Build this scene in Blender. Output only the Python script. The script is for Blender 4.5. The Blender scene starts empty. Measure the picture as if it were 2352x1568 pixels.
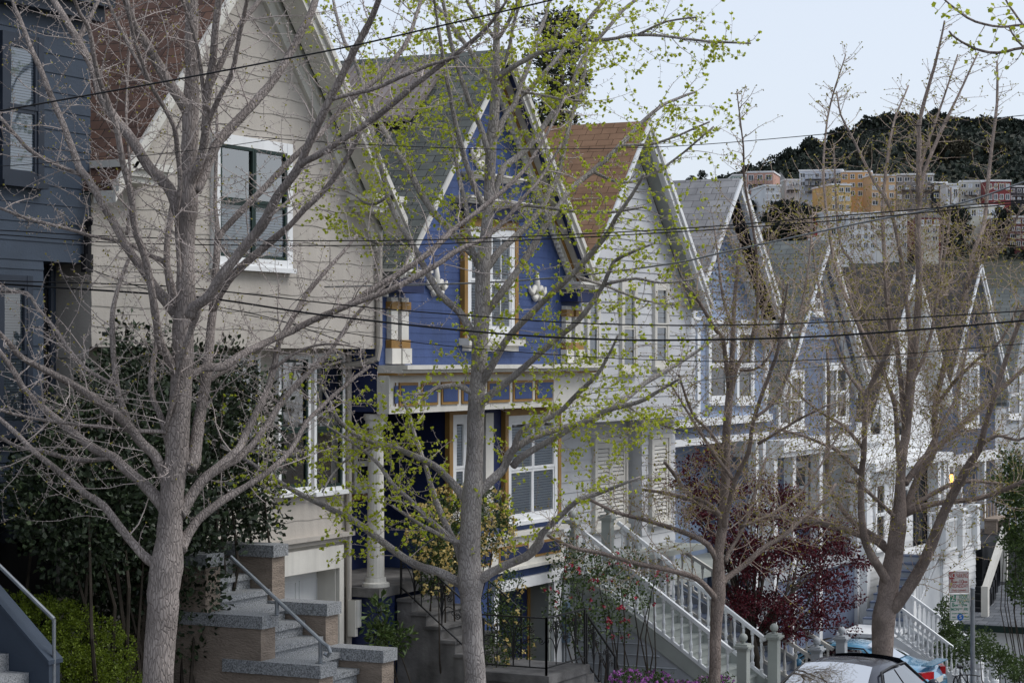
import bpy, math, random
from mathutils import Vector, Matrix
R=random.Random(7)
C=bpy.context.scene.collection
# ---------------------------------------------------------------- camera model (X along street, Y towards the houses, Z up)
F,CX,HY,ZE=4996.0,1176.0,821.0,6.0
CC,SS=0.894427,0.447214
def ray(px,py):
    a=(px-CX)/F; b=(HY-py)/F
    return Vector((CC+SS*a, SS-CC*a, b))
def PD(px,py,t):
    d=ray(px,py)*t; return Vector((d.x,d.y,ZE+d.z))
def PY(px,py,Y): return PD(px,py,Y/ray(px,py).y)
def PX(px,py,X): return PD(px,py,X/ray(px,py).x)
def gz(x):
    if x>95: return -0.35-61*0.11
    return -0.35+(34-x)*0.11
# ---------------------------------------------------------------- mesh builder
class MB:
    def __init__(s): s.v=[]; s.f=[]
    def poly(s,*p):
        n=len(s.v); s.v+=[tuple(q) for q in p]; s.f.append(tuple(range(n,n+len(p))))
    def box(s,x0,x1,y0,y1,z0,z1):
        n=len(s.v)
        s.v+=[(x0,y0,z0),(x1,y0,z0),(x1,y1,z0),(x0,y1,z0),(x0,y0,z1),(x1,y0,z1),(x1,y1,z1),(x0,y1,z1)]
        s.f+=[(n+3,n+2,n+1,n),(n+4,n+5,n+6,n+7),(n,n+1,n+5,n+4),(n+1,n+2,n+6,n+5),(n+2,n+3,n+7,n+6),(n+3,n,n+4,n+7)]
        return s
    def prism(s,pl,axis,a,b):
        n=len(s.v); k=len(pl)
        def P(u,w,t): return (u,t,w) if axis=='y' else ((t,u,w) if axis=='x' else (u,w,t))
        s.v+=[P(u,w,a) for u,w in pl]+[P(u,w,b) for u,w in pl]
        s.f.append(tuple(range(n,n+k))); s.f.append(tuple(range(n+2*k-1,n+k-1,-1)))
        for i in range(k):
            j=(i+1)%k; s.f.append((n+i,n+k+i,n+k+j,n+j))
        return s
    def tube(s,pts,rad,n=6,cap=True):
        pts=[Vector(p) for p in pts]
        if not hasattr(rad,'__len__'): rad=[rad]*len(pts)
        ref=None; base=len(s.v); m=len(pts)
        for i,p in enumerate(pts):
            d=(pts[min(i+1,m-1)]-pts[max(i-1,0)])
            if d.length<1e-9: d=Vector((0,0,1))
            d.normalize()
            if ref is None:
                ref=d.orthogonal().normalized()
            else:
                ref=(ref-d*ref.dot(d))
                ref=ref.normalized() if ref.length>1e-6 else d.orthogonal().normalized()
            b=d.cross(ref); r=rad[i]
            for k in range(n):
                a=2*math.pi*k/n
                q=p+ref*(r*math.cos(a))+b*(r*math.sin(a)); s.v.append((q.x,q.y,q.z))
        for i in range(m-1):
            for k in range(n):
                k2=(k+1)%n; o=base+i*n
                s.f.append((o+k,o+k2,o+n+k2,o+n+k))
        if cap and n>2:
            s.f.append(tuple(base+k for k in range(n-1,-1,-1))); s.f.append(tuple(base+(m-1)*n+k for k in range(n)))
        return s
    def bar(s,p,q,w,h,up=(0,0,1)):
        p,q=Vector(p),Vector(q); d=(q-p).normalized(); u=Vector(up)
        sd=d.cross(u); 
        if sd.length<1e-4: sd=d.cross(Vector((1,0,0)))
        sd.normalize(); u=sd.cross(d).normalized()
        n=len(s.v)
        for c in (p,q):
            for a,b in ((-1,-1),(1,-1),(1,1),(-1,1)): s.v.append(tuple(c+sd*(a*w/2)+u*(b*h/2)))
        s.f+=[(n+3,n+2,n+1,n),(n+4,n+5,n+6,n+7)]
        for i in range(4):
            j=(i+1)%4; s.f.append((n+i,n+j,n+4+j,n+4+i))
        return s
    def lathe(s,x,y,prof,n=12):
        base=len(s.v)
        for r,z in prof:
            for k in range(n):
                a=2*math.pi*k/n; s.v.append((x+r*math.cos(a),y+r*math.sin(a),z))
        for i in range(len(prof)-1):
            for k in range(n):
                k2=(k+1)%n; o=base+i*n; s.f.append((o+k,o+k2,o+n+k2,o+n+k))
        s.f.append(tuple(base+k for k in range(n-1,-1,-1))); o=base+(len(prof)-1)*n
        s.f.append(tuple(o+k for k in range(n))); return s
    def ball(s,c,r,n=10,sz=1):
        m=n//2+1
        s.lathe(c[0],c[1],[(max(r*math.sin(math.pi*i/m),r*.02),c[2]-sz*r*math.cos(math.pi*i/m)) for i in range(m+1)],n); return s
    def build(s,name,mat,parent=None,smooth=False,local=False):
        me=bpy.data.meshes.new(name)
        v=s.v
        if parent is not None and not local:
            w=wloc(parent); v=[(a-w[0],b-w[1],c-w[2]) for a,b,c in v]
        me.from_pydata(v,[],s.f); me.update()
        if smooth: me.polygons.foreach_set('use_smooth',[True]*len(me.polygons))
        if mat: me.materials.append(mat)
        o=bpy.data.objects.new(name,me); C.objects.link(o)
        if parent is not None: o.parent=parent
        return o
def wloc(o):
    v=Vector(o.location)
    while o.parent is not None:
        o=o.parent; v=v+Vector(o.location)
    return v
def thing(name,label,cat,loc=(0,0,0),group=None,rz=0):
    o=bpy.data.objects.new(name,None); C.objects.link(o); o.location=loc; o.rotation_euler=(0,0,rz)
    o.empty_display_size=.3
    return tag(o,label,cat,group)
def tag(o,label,cat,group=None):
    o['label']=label; o['category']=cat
    if group: o['group']=group
    return o
def kind(o,k): o['kind']=k; return o
def dup(o,parent=None,loc=None):
    c=o.copy(); C.objects.link(c)
    if parent is not None: c.parent=parent
    if loc is not None: c.location=loc
    return c
def dup_tree(o,parent=None,loc=None):
    c=dup(o,parent,loc)
    for ch in o.children: dup_tree(ch,c)
    return c
# ---------------------------------------------------------------- materials
def mk(name,col,rough=.7,var=.12,scale=3.0,bump=0.0,bscale=40.0,stretch=(1,1,1),spec=.3,coat=0,metal=0,island=0,col2=None,streak=0,trans=0):
    m=bpy.data.materials.new(name); m.use_nodes=True; nt=m.node_tree; N=nt.nodes; L=nt.links
    b=N['Principled BSDF']; b.inputs['Roughness'].default_value=rough
    b.inputs['Specular IOR Level'].default_value=spec; b.inputs['Metallic'].default_value=metal
    b.inputs['Coat Weight'].default_value=coat
    tc=N.new('ShaderNodeTexCoord'); mp=N.new('ShaderNodeMapping'); mp.inputs['Scale'].default_value=stretch
    L.new(tc.outputs['Object'],mp.inputs['Vector'])
    n1=N.new('ShaderNodeTexNoise'); n1.inputs['Scale'].default_value=scale; n1.inputs['Detail'].default_value=6
    L.new(mp.outputs['Vector'],n1.inputs['Vector'])
    mx=N.new('ShaderNodeMix'); mx.data_type='RGBA'
    c=Vector(col)
    lo=tuple(c*(1-var*1.6))+(1,); hi=tuple(Vector(col2) if col2 else c*(1+var*1.2))+(1,)
    mx.inputs['A'].default_value=lo; mx.inputs['B'].default_value=hi
    rp=N.new('ShaderNodeMapRange'); rp.inputs['From Min'].default_value=.3; rp.inputs['From Max'].default_value=.7
    fac=n1.outputs['Fac']
    if island:
        g=N.new('ShaderNodeNewGeometry'); mm=N.new('ShaderNodeMath'); mm.operation='MULTIPLY_ADD'
        mm.inputs[1].default_value=island; L.new(g.outputs['Random Per Island'],mm.inputs[0])
        sc=N.new('ShaderNodeMath'); sc.operation='MULTIPLY'; sc.inputs[1].default_value=1-island; L.new(fac,sc.inputs[0])
        L.new(sc.outputs[0],mm.inputs[2]); fac=mm.outputs[0]; rp.inputs['From Min'].default_value=.1; rp.inputs['From Max'].default_value=.9
    L.new(fac,rp.inputs['Value']); L.new(rp.outputs['Result'],mx.inputs['Factor'])
    out=mx.outputs['Result']
    if streak:
        m2=N.new('ShaderNodeMapping'); m2.inputs['Scale'].default_value=(3.2,3.2,.22); L.new(tc.outputs['Object'],m2.inputs['Vector'])
        n2=N.new('ShaderNodeTexNoise'); n2.inputs['Scale'].default_value=2.2; n2.inputs['Detail'].default_value=8; L.new(m2.outputs['Vector'],n2.inputs['Vector'])
        r2=N.new('ShaderNodeMapRange'); r2.inputs['From Min'].default_value=.5; r2.inputs['From Max'].default_value=.78; r2.inputs['To Max'].default_value=streak
        L.new(n2.outputs['Fac'],r2.inputs['Value'])
        m3=N.new('ShaderNodeMix'); m3.data_type='RGBA'; m3.inputs['B'].default_value=tuple(c*.45)+(1,)
        L.new(r2.outputs['Result'],m3.inputs['Factor']); L.new(out,m3.inputs['A']); out=m3.outputs['Result']
    L.new(out,b.inputs['Base Color'])
    if trans:
        b.inputs['Subsurface Weight'].default_value=0
        t=N.new('ShaderNodeBsdfTranslucent'); L.new(out,t.inputs['Color'])
        ms=N.new('ShaderNodeMixShader'); ms.inputs[0].default_value=trans
        L.new(b.outputs[0],ms.inputs[1]); L.new(t.outputs[0],ms.inputs[2]); L.new(ms.outputs[0],N['Material Output'].inputs['Surface'])
    if bump:
        n3=N.new('ShaderNodeTexNoise'); n3.inputs['Scale'].default_value=bscale; n3.inputs['Detail'].default_value=8
        L.new(mp.outputs['Vector'],n3.inputs['Vector'])
        bp=N.new('ShaderNodeBump'); bp.inputs['Strength'].default_value=bump; bp.inputs['Distance'].default_value=.03
        L.new(n3.outputs['Fac'],bp.inputs['Height']); L.new(bp.outputs['Normal'],b.inputs['Normal'])
    return m
def shingle(name,c1,c2,w=.3,h=.16,gap=(.02,.02,.02),pitch=1.45,var=.25):
    m=bpy.data.materials.new(name); m.use_nodes=True; nt=m.node_tree; N=nt.nodes; L=nt.links
    b=N['Principled BSDF']; b.inputs['Roughness'].default_value=.92; b.inputs['Specular IOR Level'].default_value=.15
    tc=N.new('ShaderNodeTexCoord'); sp=N.new('ShaderNodeSeparateXYZ'); L.new(tc.outputs['Object'],sp.inputs[0])
    mu=N.new('ShaderNodeMath'); mu.operation='MULTIPLY'; mu.inputs[1].default_value=pitch; L.new(sp.outputs['Z'],mu.inputs[0])
    cb=N.new('ShaderNodeCombineXYZ'); L.new(sp.outputs['Y'],cb.inputs[0]); L.new(mu.outputs[0],cb.inputs[1])
    br=N.new('ShaderNodeTexBrick'); br.inputs['Scale'].default_value=1; br.inputs['Brick Width'].default_value=w; br.inputs['Row Height'].default_value=h
    br.inputs['Mortar Size'].default_value=.007; br.inputs['Mortar Smooth'].default_value=.3; br.offset=.37; br.offset_frequency=2
    br.inputs['Color1'].default_value=tuple(c1)+(1,); br.inputs['Color2'].default_value=tuple(c2)+(1,); br.inputs['Mortar'].default_value=tuple(gap)+(1,)
    nz0=N.new('ShaderNodeTexNoise'); nz0.inputs['Scale'].default_value=6; L.new(cb.outputs[0],nz0.inputs['Vector'])
    vm=N.new('ShaderNodeVectorMath'); vm.operation='SCALE'; vm.inputs['Scale'].default_value=.02; L.new(nz0.outputs['Color'],vm.inputs[0])
    va=N.new('ShaderNodeVectorMath'); va.operation='ADD'; L.new(cb.outputs[0],va.inputs[0]); L.new(vm.outputs[0],va.inputs[1])
    L.new(va.outputs[0],br.inputs['Vector'])
    nz=N.new('ShaderNodeTexNoise'); nz.inputs['Scale'].default_value=1.3; nz.inputs['Detail'].default_value=9; nz.inputs['Roughness'].default_value=.7; L.new(tc.outputs['Object'],nz.inputs['Vector'])
    rp=N.new('ShaderNodeMapRange'); rp.inputs['From Min'].default_value=.3; rp.inputs['From Max'].default_value=.7; rp.inputs['To Min'].default_value=1-var; rp.inputs['To Max'].default_value=1+var
    L.new(nz.outputs['Fac'],rp.inputs['Value'])
    mx=N.new('ShaderNodeVectorMath'); mx.operation='SCALE'; L.new(br.outputs['Color'],mx.inputs[0]); L.new(rp.outputs['Result'],mx.inputs['Scale'])
    L.new(mx.outputs[0],b.inputs['Base Color'])
    bp=N.new('ShaderNodeBump'); bp.inputs['Strength'].default_value=.6; bp.inputs['Distance'].default_value=.02; bp.invert=True
    L.new(br.outputs['Fac'],bp.inputs['Height']); L.new(bp.outputs['Normal'],b.inputs['Normal'])
    return m
def glassmat(name,tint=(.75,.8,.85),refl=.12):
    m=bpy.data.materials.new(name); m.use_nodes=True; nt=m.node_tree; N=nt.nodes; L=nt.links
    N.remove(N['Principled BSDF'])
    t=N.new('ShaderNodeBsdfTransparent'); t.inputs[0].default_value=tuple(tint)+(1,)
    g=N.new('ShaderNodeBsdfGlossy'); g.inputs['Roughness'].default_value=.03
    tc=N.new('ShaderNodeTexCoord'); nz=N.new('ShaderNodeTexNoise'); nz.inputs['Scale'].default_value=1.7; L.new(tc.outputs['Object'],nz.inputs['Vector'])
    bp=N.new('ShaderNodeBump'); bp.inputs['Strength'].default_value=.08; bp.inputs['Distance'].default_value=.05; L.new(nz.outputs['Fac'],bp.inputs['Height']); L.new(bp.outputs['Normal'],g.inputs['Normal'])
    fr=N.new('ShaderNodeFresnel'); fr.inputs['IOR'].default_value=1.5
    ma=N.new('ShaderNodeMath'); ma.operation='ADD'; ma.inputs[1].default_value=refl; L.new(fr.outputs[0],ma.inputs[0])
    mx=N.new('ShaderNodeMixShader'); L.new(ma.outputs[0],mx.inputs[0]); L.new(t.outputs[0],mx.inputs[1]); L.new(g.outputs[0],mx.inputs[2])
    L.new(mx.outputs[0],N['Material Output'].inputs['Surface'])
    return m
def bark(name,col,dark):
    m=bpy.data.materials.new(name); m.use_nodes=True; nt=m.node_tree; N=nt.nodes; L=nt.links
    b=N['Principled BSDF']; b.inputs['Roughness'].default_value=.9; b.inputs['Specular IOR Level'].default_value=.15
    tc=N.new('ShaderNodeTexCoord'); mp=N.new('ShaderNodeMapping'); mp.inputs['Scale'].default_value=(1,1,.28); L.new(tc.outputs['Object'],mp.inputs['Vector'])
    nz=N.new('ShaderNodeTexNoise'); nz.inputs['Scale'].default_value=4; nz.inputs['Detail'].default_value=4; L.new(mp.outputs[0],nz.inputs['Vector'])
    ad=N.new('ShaderNodeMix'); ad.data_type='VECTOR'; ad.inputs['Factor'].default_value=.12; L.new(mp.outputs[0],ad.inputs['A']); L.new(nz.outputs['Color'],ad.inputs['B'])
    vo=N.new('ShaderNodeTexVoronoi'); vo.feature='DISTANCE_TO_EDGE'; vo.inputs['Scale'].default_value=44; L.new(ad.outputs['Result'],vo.inputs['Vector'])
    r=N.new('ShaderNodeMapRange'); r.inputs['From Max'].default_value=.16; L.new(vo.outputs['Distance'],r.inputs['Value'])
    n2=N.new('ShaderNodeTexNoise'); n2.inputs['Scale'].default_value=2.2; n2.inputs['Detail'].default_value=8; L.new(tc.outputs['Object'],n2.inputs['Vector'])
    c1=N.new('ShaderNodeMix'); c1.data_type='RGBA'; c1.inputs['A'].default_value=tuple(Vector(col)*.68)+(1,); c1.inputs['B'].default_value=tuple(Vector(col)*1.25)+(1,)
    r2=N.new('ShaderNodeMapRange'); r2.inputs['From Min'].default_value=.35; r2.inputs['From Max'].default_value=.65; L.new(n2.outputs['Fac'],r2.inputs['Value']); L.new(r2.outputs[0],c1.inputs['Factor'])
    c2=N.new('ShaderNodeMix'); c2.data_type='RGBA'; c2.inputs['A'].default_value=tuple(dark)+(1,); L.new(c1.outputs['Result'],c2.inputs['B'])
    r3=N.new('ShaderNodeMapRange'); r3.inputs['To Min'].default_value=.62; L.new(r.outputs[0],r3.inputs['Value']); L.new(r3.outputs[0],c2.inputs['Factor'])
    L.new(c2.outputs['Result'],b.inputs['Base Color'])
    bp=N.new('ShaderNodeBump'); bp.inputs['Strength'].default_value=.7; bp.inputs['Distance'].default_value=.02; L.new(r.outputs[0],bp.inputs['Height']); L.new(bp.outputs[0],b.inputs['Normal'])
    return m
M={}
M['beige']=mk('beige_paint',(.45,.415,.37),.75,.07,1.2,.15,30,streak=.22)
M['beige_stucco']=mk('beige_stucco',(.41,.385,.34),.85,.1,2,.6,9)
M['slate_paint']=mk('slate_paint',(.044,.060,.086),.55,.1,1.5,.1,30)
M['slate_trim']=mk('slate_trim',(.026,.034,.05),.5,.1,2)
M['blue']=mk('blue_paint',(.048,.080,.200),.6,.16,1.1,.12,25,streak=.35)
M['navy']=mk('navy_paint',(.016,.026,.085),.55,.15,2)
M['ochre']=mk('ochre_paint',(.30,.17,.05),.55,.15,3)
M['cream']=mk('cream_paint',(.66,.64,.585),.6,.06,2,.08,25,streak=.25)
M['white']=mk('white_paint',(.78,.79,.79),.5,.05,2,.05,25,streak=.12)
M['greywhite']=mk('greywhite_paint',(.55,.56,.575),.65,.06,1.5,.1,30,streak=.15)
M['sage']=mk('sage_paint',(.36,.38,.35),.6,.08,2)
M['ltblue']=mk('lightblue_paint',(.27,.335,.46),.65,.08,1.5,.1,30)
M['scallop']=mk('scallop_paint',(.20,.26,.37),.65,.1,6)
M['steel']=mk('slateblue_paint',(.135,.165,.235),.65,.1,1.5,.1,30)
M['duskblue']=mk('duskblue_paint',(.05,.065,.105),.6,.12,1.5)
M['palegrey']=mk('palegrey_paint',(.40,.42,.44),.65,.1,1.5)
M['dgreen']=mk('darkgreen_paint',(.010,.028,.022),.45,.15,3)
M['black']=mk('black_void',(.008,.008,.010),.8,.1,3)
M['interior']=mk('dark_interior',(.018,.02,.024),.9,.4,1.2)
M['curtain']=mk('curtain_cloth',(.62,.66,.70),.8,.06,2)
M['blind']=mk('blind_slats',(.70,.72,.73),.6,.04,2)
M['greyblind']=mk('grey_blind',(.30,.33,.34),.6,.08,2)
M['glass']=glassmat('window_glass'); M['glassref']=glassmat('sky_glass',(.5,.6,.75),.30)
M['rf_brown']=shingle('brown_shingle',(.135,.078,.058),(.08,.05,.042),.30,.20)
M['rf_green']=shingle('greygreen_shingle',(.125,.135,.125),(.09,.10,.095),.34,.19)
M['rf_tan']=shingle('tan_shingle',(.25,.15,.095),(.20,.12,.075),.36,.20,(.07,.04,.025))
M['rf_grey']=shingle('grey_shingle',(.30,.30,.305),(.22,.22,.225),.40,.24,(.09,.09,.09))
M['rf_drab']=shingle('drab_shingle',(.17,.18,.17),(.125,.135,.13),.36,.2,(.05,.05,.05))
M['rf_dark']=shingle('dark_shingle',(.075,.07,.068),(.05,.047,.046),.36,.2)
M['rf_garage']=shingle('bluegrey_shingle',(.17,.18,.195),(.11,.12,.135),.33,.16,(.05,.05,.055),3.2)
M['corrug']=mk('corrugated_metal',(.22,.19,.18),.5,.2,2,metal=.3)
M['granite']=mk('speckled_granite',(.30,.31,.32),.8,.45,55,.3,60)
M['brick']=mk('tan_splitblock',(.29,.235,.19),.9,.15,3,.9,22,(1,1,2.5))
M['concrete']=mk('weathered_concrete',(.16,.155,.15),.9,.3,2.5,.35,20,streak=.4)
M['iron']=mk('black_iron',(.02,.02,.021),.5,.2,8)
M['galv']=mk('galvanised_steel',(.30,.32,.34),.4,.12,6,metal=.7)
M['wire']=mk('black_cable',(.008,.008,.009),.6,.1,5)
M['wiregrey']=mk('grey_cable',(.22,.23,.24),.5,.2,20)
M['bark1']=bark('grey_bark',(.34,.295,.27),(.13,.11,.10)); M['bark2']=bark('pale_bark',(.40,.365,.345),(.14,.12,.115)); M['bark3']=bark('brown_bark',(.30,.245,.215),(.09,.07,.06))
M['twig1']=mk('grey_twig',(.44,.38,.35),.85,.3,4); M['twig3']=mk('tan_twig',(.44,.345,.28),.85,.3,4)
M['shoot']=mk('dark_stem',(.05,.04,.03),.85,.3,4)
M['lf_ginkgo']=mk('young_leaf',(.46,.55,.035),.5,.2,1.2,island=.7,col2=(.70,.74,.09),trans=.5,spec=.2)
M['lf_bud']=mk('opening_bud',(.33,.26,.06),.6,.3,1.2,island=.8,col2=(.44,.40,.08),trans=.25,spec=.2)
M['lf_dark']=mk('dark_leaf',(.016,.028,.013),.42,.3,1.5,island=.75,col2=(.045,.07,.03),spec=.4)
M['lf_bright']=mk('bright_leaf',(.09,.15,.014),.5,.3,1.5,island=.7,col2=(.23,.30,.03),trans=.25)
M['lf_mid']=mk('mid_leaf',(.04,.08,.022),.5,.3,1.5,island=.7,col2=(.10,.15,.04),trans=.15)
M['lf_maple']=mk('maroon_leaf',(.045,.007,.012),.5,.3,1.5,island=.7,col2=(.15,.016,.028),trans=.2)
M['lf_conifer']=mk('conifer_needles',(.018,.03,.016),.7,.3,1,island=.7,col2=(.05,.06,.025))
M['lf_far']=mk('far_foliage',(.010,.018,.016),.85,.3,.05,island=.6,col2=(.026,.036,.024)); M['lf_olive']=mk('olive_foliage',(.030,.030,.018),.85,.3,.05,island=.6,col2=(.062,.056,.034))
M['fl_yellow']=mk('yellow_petal',(.78,.56,.17),.6,.15,2,island=.7,col2=(.88,.74,.34),trans=.2)
M['fl_red']=mk('red_petal',(.35,.02,.03),.6,.2,2,island=.7,col2=(.55,.06,.12)); M['fl_purple']=mk('purple_petal',(.28,.06,.32),.6,.2,2,island=.7,col2=(.50,.18,.52))
M['asphalt']=mk('asphalt',(.05,.05,.052),.9,.2,3,.4,120); M['paving']=mk('pavement',(.24,.235,.225),.9,.15,2,.2,60); M['soil']=mk('soil',(.035,.028,.02),.95,.3,3,.5,30)
M['rubber']=mk('tyre_rubber',(.015,.015,.016),.8,.2,8)
M['hill']=mk('hill_ground',(.035,.036,.022),.95,.3,.03)
# ---------------------------------------------------------------- house helpers
def RC(x0,x1,y0,y1,Y):
    xa=PY(x0,0,Y).x; xb=PY(x1,0,Y).x; xm=(x0+x1)/2
    return xa,xb,PY(xm,y1,Y).z,PY(xm,y0,Y).z      # x0,x1,zbottom,ztop
def courses(mb,Y,z0,z1,h,xl,xr,lip=.022,wave=0.0,seed=1,scal=0.0):
    rr=random.Random(seed); z=z0
    while z<z1-.02:
        zt=min(z+h,z1)
        a0,a1,b0,b1=xl(z),xr(z),xl(zt),xr(zt)
        if a1-a0<.06: break
        if wave or scal:
            n=max(3,int((a1-a0)/(.11 if wave else .075))); pts=[]
            ph=rr.random()*6
            for i in range(n+1):
                x=a0+(a1-a0)*i/n
                if wave: dz=wave*math.sin(x*3.3+ph)*.5+wave*.7*math.sin(x*9.1+ph*2.1)+wave*.25*rr.uniform(-1,1)
                else: dz=scal*(1 if i%3==0 else 0)
                pts.append((x,z+dz if z>z0+.01 else z))
            for i in range(n):
                (xa,za),(xb,zb)=pts[i],pts[i+1]
                ta=b0+(b1-b0)*i/n; tb=b0+(b1-b0)*(i+1)/n
                mb.poly((xa,Y-lip,za),(xb,Y-lip,zb),(tb,Y-.002,zt+wave*1.3),(ta,Y-.002,zt+wave*1.3))
                mb.poly((xa,Y,za+.003),(xb,Y,zb+.003),(xb,Y-lip,zb),(xa,Y-lip,za))
        else:
            mb.poly((a0,Y-lip,z),(a1,Y-lip,z),(b1,Y-.002,zt),(b0,Y-.002,zt))
            mb.poly((a0,Y,z),(a1,Y,z),(a1,Y-lip,z),(a0,Y-lip,z))
            mb.poly((a0,Y-lip,z),(b0,Y-.002,zt),(b0,Y,zt),(a0,Y,z)); mb.poly((a1,Y-lip,z),(a1,Y,z),(b1,Y,zt),(b1,Y-.002,zt))
        z+=h
def sidecourses(mb,X,y0,y1,z0,z1,h,lip=.02):
    z=z0
    while z<z1-.02:
        zt=min(z+h,z1)
        mb.poly((X-lip,y1,z),(X-lip,y0,z),(X-.002,y0,zt),(X-.002,y1,zt)); mb.poly((X,y1,z),(X,y0,z),(X-lip,y0,z),(X-lip,y1,z)); z+=h
def gable(th,xa,za,xe0,xe1,p,Yf,oh,L,mroof,mfascia,mtrim,strips,fh=.28,tw=.45,t=.11,fhl=None):
    """roof slabs, fascia boards, layered soffits and wall trim of a street-facing gable"""
    for xe in (xe0,xe1):
        s=-p*abs(xa-xe); ze=za+s
        m=MB(); m.prism([(xa,za),(xe,ze),(xe,ze-t),(xa,za-t)],'y',Yf-oh,Yf+L); m.build('roof',mroof,th)
        fq=(fhl if (fhl and xe<xa) else fh); m=MB(); f0,f1=.03,fq
        m.prism([(xa,za-f0),(xe,ze-f0),(xe,ze-f1),(xa,za-f1)],'y',Yf-oh-.05,Yf-oh-.001)
        m.prism([(xa,za-f0+.045),(xe,ze-f0+.045),(xe,ze-f0-fq*.35),(xa,za-f0-fq*.35)],'y',Yf-oh-.10,Yf-oh-.052)
        m.build('fascia',mfascia,th)
        for i,(a,b,mm,dz) in enumerate(strips):
            m=MB(); m.prism([(xa,za-t-.004),(xe,ze-t-.004),(xe,ze-t-dz),(xa,za-t-dz)],'y',Yf-oh+oh*a+.002,Yf-oh+oh*b-.002); m.build('soffit',mm,th)
        if tw and xe>xa:
            m=MB(); m.prism([(xa,za-t-.05),(xe,ze-t-.05),(xe,ze-t-.05-tw),(xa,za-t-.05-tw)],'y',Yf-.07,Yf-.003)
            m.prism([(xa,za-t-.02),(xe,ze-t-.02),(xe,ze-t-.05-tw*.4),(xa,za-t-.05-tw*.4)],'y',Yf-.12,Yf-.073); m.build('rake_trim',mtrim,th)
def cornice(th,x0,x1,Y0,Y1,z,mat,h=.22,name='cornice'):
    m=MB(); m.box(x0,x1,Y0,Y1,z-h*.35,z); m.box(x0+.06,x1-.06,Y0+.06,Y1,z-h*.7,z-h*.35-.001); m.box(x0+.11,x1-.11,Y0+.11,Y1,z-h,z-h*.7-.001)
    return m.build(name,mat,th)
def slats(mb,x0,x1,z0,z1,ya,yb,p=.05):
    z=z0
    while z<z1-p*.5:
        mb.poly((x0,ya,z),(x1,ya,z),(x1,yb,z+p*.86),(x0,yb,z+p*.86)); z+=p
def window(th,x0,x1,z0,z1,Y,mc,cw=.1,ms=None,cols=1,blind=None,bm=None,glass=None,head=0,split=.5,muntin=0,back=None,topglass=None,sill=True,name='window'):
    ms=ms or mc; glass=glass or M['glass']
    m=MB()
    m.box(x0,x0+cw,Y-.085,Y-.001,z0,z1); m.box(x1-cw,x1,Y-.085,Y-.001,z0,z1)
    m.box(x0+cw+.001,x1-cw-.001,Y-.08,Y-.001,z1-cw,z1); m.box(x0+cw+.001,x1-cw-.001,Y-.08,Y-.001,z0,z0+cw*.8)
    if sill: m.box(x0-.03,x1+.03,Y-.14,Y-.001,z0-.07,z0-.001)
    if head: m.box(x0-.06,x1+.06,Y-.16,Y-.001,z1+.001,z1+head*.45); m.box(x0-.10,x1+.10,Y-.21,Y-.001,z1+head*.45+.001,z1+head)
    w=m.build(name,mc,th)
    ix0,ix1,iz0,iz1=x0+cw,x1-cw,z0+cw*.8,z1-cw
    MB().box(ix0,ix1,Y-.032,Y-.026,iz0,iz1).build('dark_backing',back or M['interior'],w)  # dark sheet behind the glass, its colour standing for the unlit room
    cwid=(ix1-ix0)/cols
    for c in range(cols):
        a=ix0+c*cwid; b=a+cwid; g=.035; zm=iz0+(iz1-iz0)*split
        m=MB(); r=.05
        for (q0,q1,yo) in ((iz0,zm,0),(zm,iz1,-.012)):
            m.box(a+.004,a+r,Y-.068+yo,Y-.045,q0,q1); m.box(b-r,b-.004,Y-.068+yo,Y-.045,q0,q1)
            m.box(a+r+.001,b-r-.001,Y-.066+yo,Y-.046,q0,q0+r); m.box(a+r+.001,b-r-.001,Y-.066+yo,Y-.046,q1-r,q1-.003)
            if muntin:
                for k in range(1,muntin):
                    x=a+r+(b-a-2*r)*k/muntin; m.box(x-.012,x+.012,Y-.062+yo,Y-.047,q0+r+.001,q1-r-.001)
        m.build('sash',ms,w)
        for q0,q1,gg in ((zm,iz1-.01,topglass or glass),(iz0+.01,zm-.002,glass)):
            m=MB(); m.poly((a+.01,Y-.044,q0),(b-.01,Y-.044,q0),(b-.01,Y-.044,q1),(a+.01,Y-.044,q1)); m.build('pane',gg,w)
        if blind:
            m=MB(); zb0=iz0+(iz1-iz0)*blind[0]; zb1=iz0+(iz1-iz0)*blind[1]
            slats(m,a+.02,b-.02,zb0,zb1,Y-.042,Y-.034,blind[2] if len(blind)>2 else .05); m.build('blind',bm or M['blind'],w)
    return w
def balprof(h,r=.045,z=0):
    return [(r,z),(r,z+.1*h),(r*.55,z+.13*h),(r*.95,z+.3*h),(r*.6,z+.42*h),(r*.45,z+.62*h),(r*.75,z+.8*h),(r*.55,z+.84*h),(r,z+.88*h),(r,z+h)]
def balustrade(th,p,q,h,mat,n,r=.04,square=False,rail=(.09,.07),bottom=True):
    p,q=Vector(p),Vector(q); up=Vector((0,0,1))
    m=MB(); m.bar(p+up*h,q+up*h,*rail); m.build('handrail',mat,th)
    if bottom: m=MB(); m.bar(p+up*.1,q+up*.1,.07,.06); m.build('bottom_rail',mat,th)
    pr=None
    for i in range(n):
        c=p.lerp(q,(i+.5)/n); c=c+up*.12; w=wloc(th)
        if pr is None:
            m=MB()
            if square: m.box(-r,r,-r,r,0,h-.14)
            else: m.lathe(0,0,balprof(h-.14,r),8)
            pr=m.build('baluster',mat,th,smooth=False,local=True); pr.location=c-w
        else: dup(pr,th,c-w)
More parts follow.
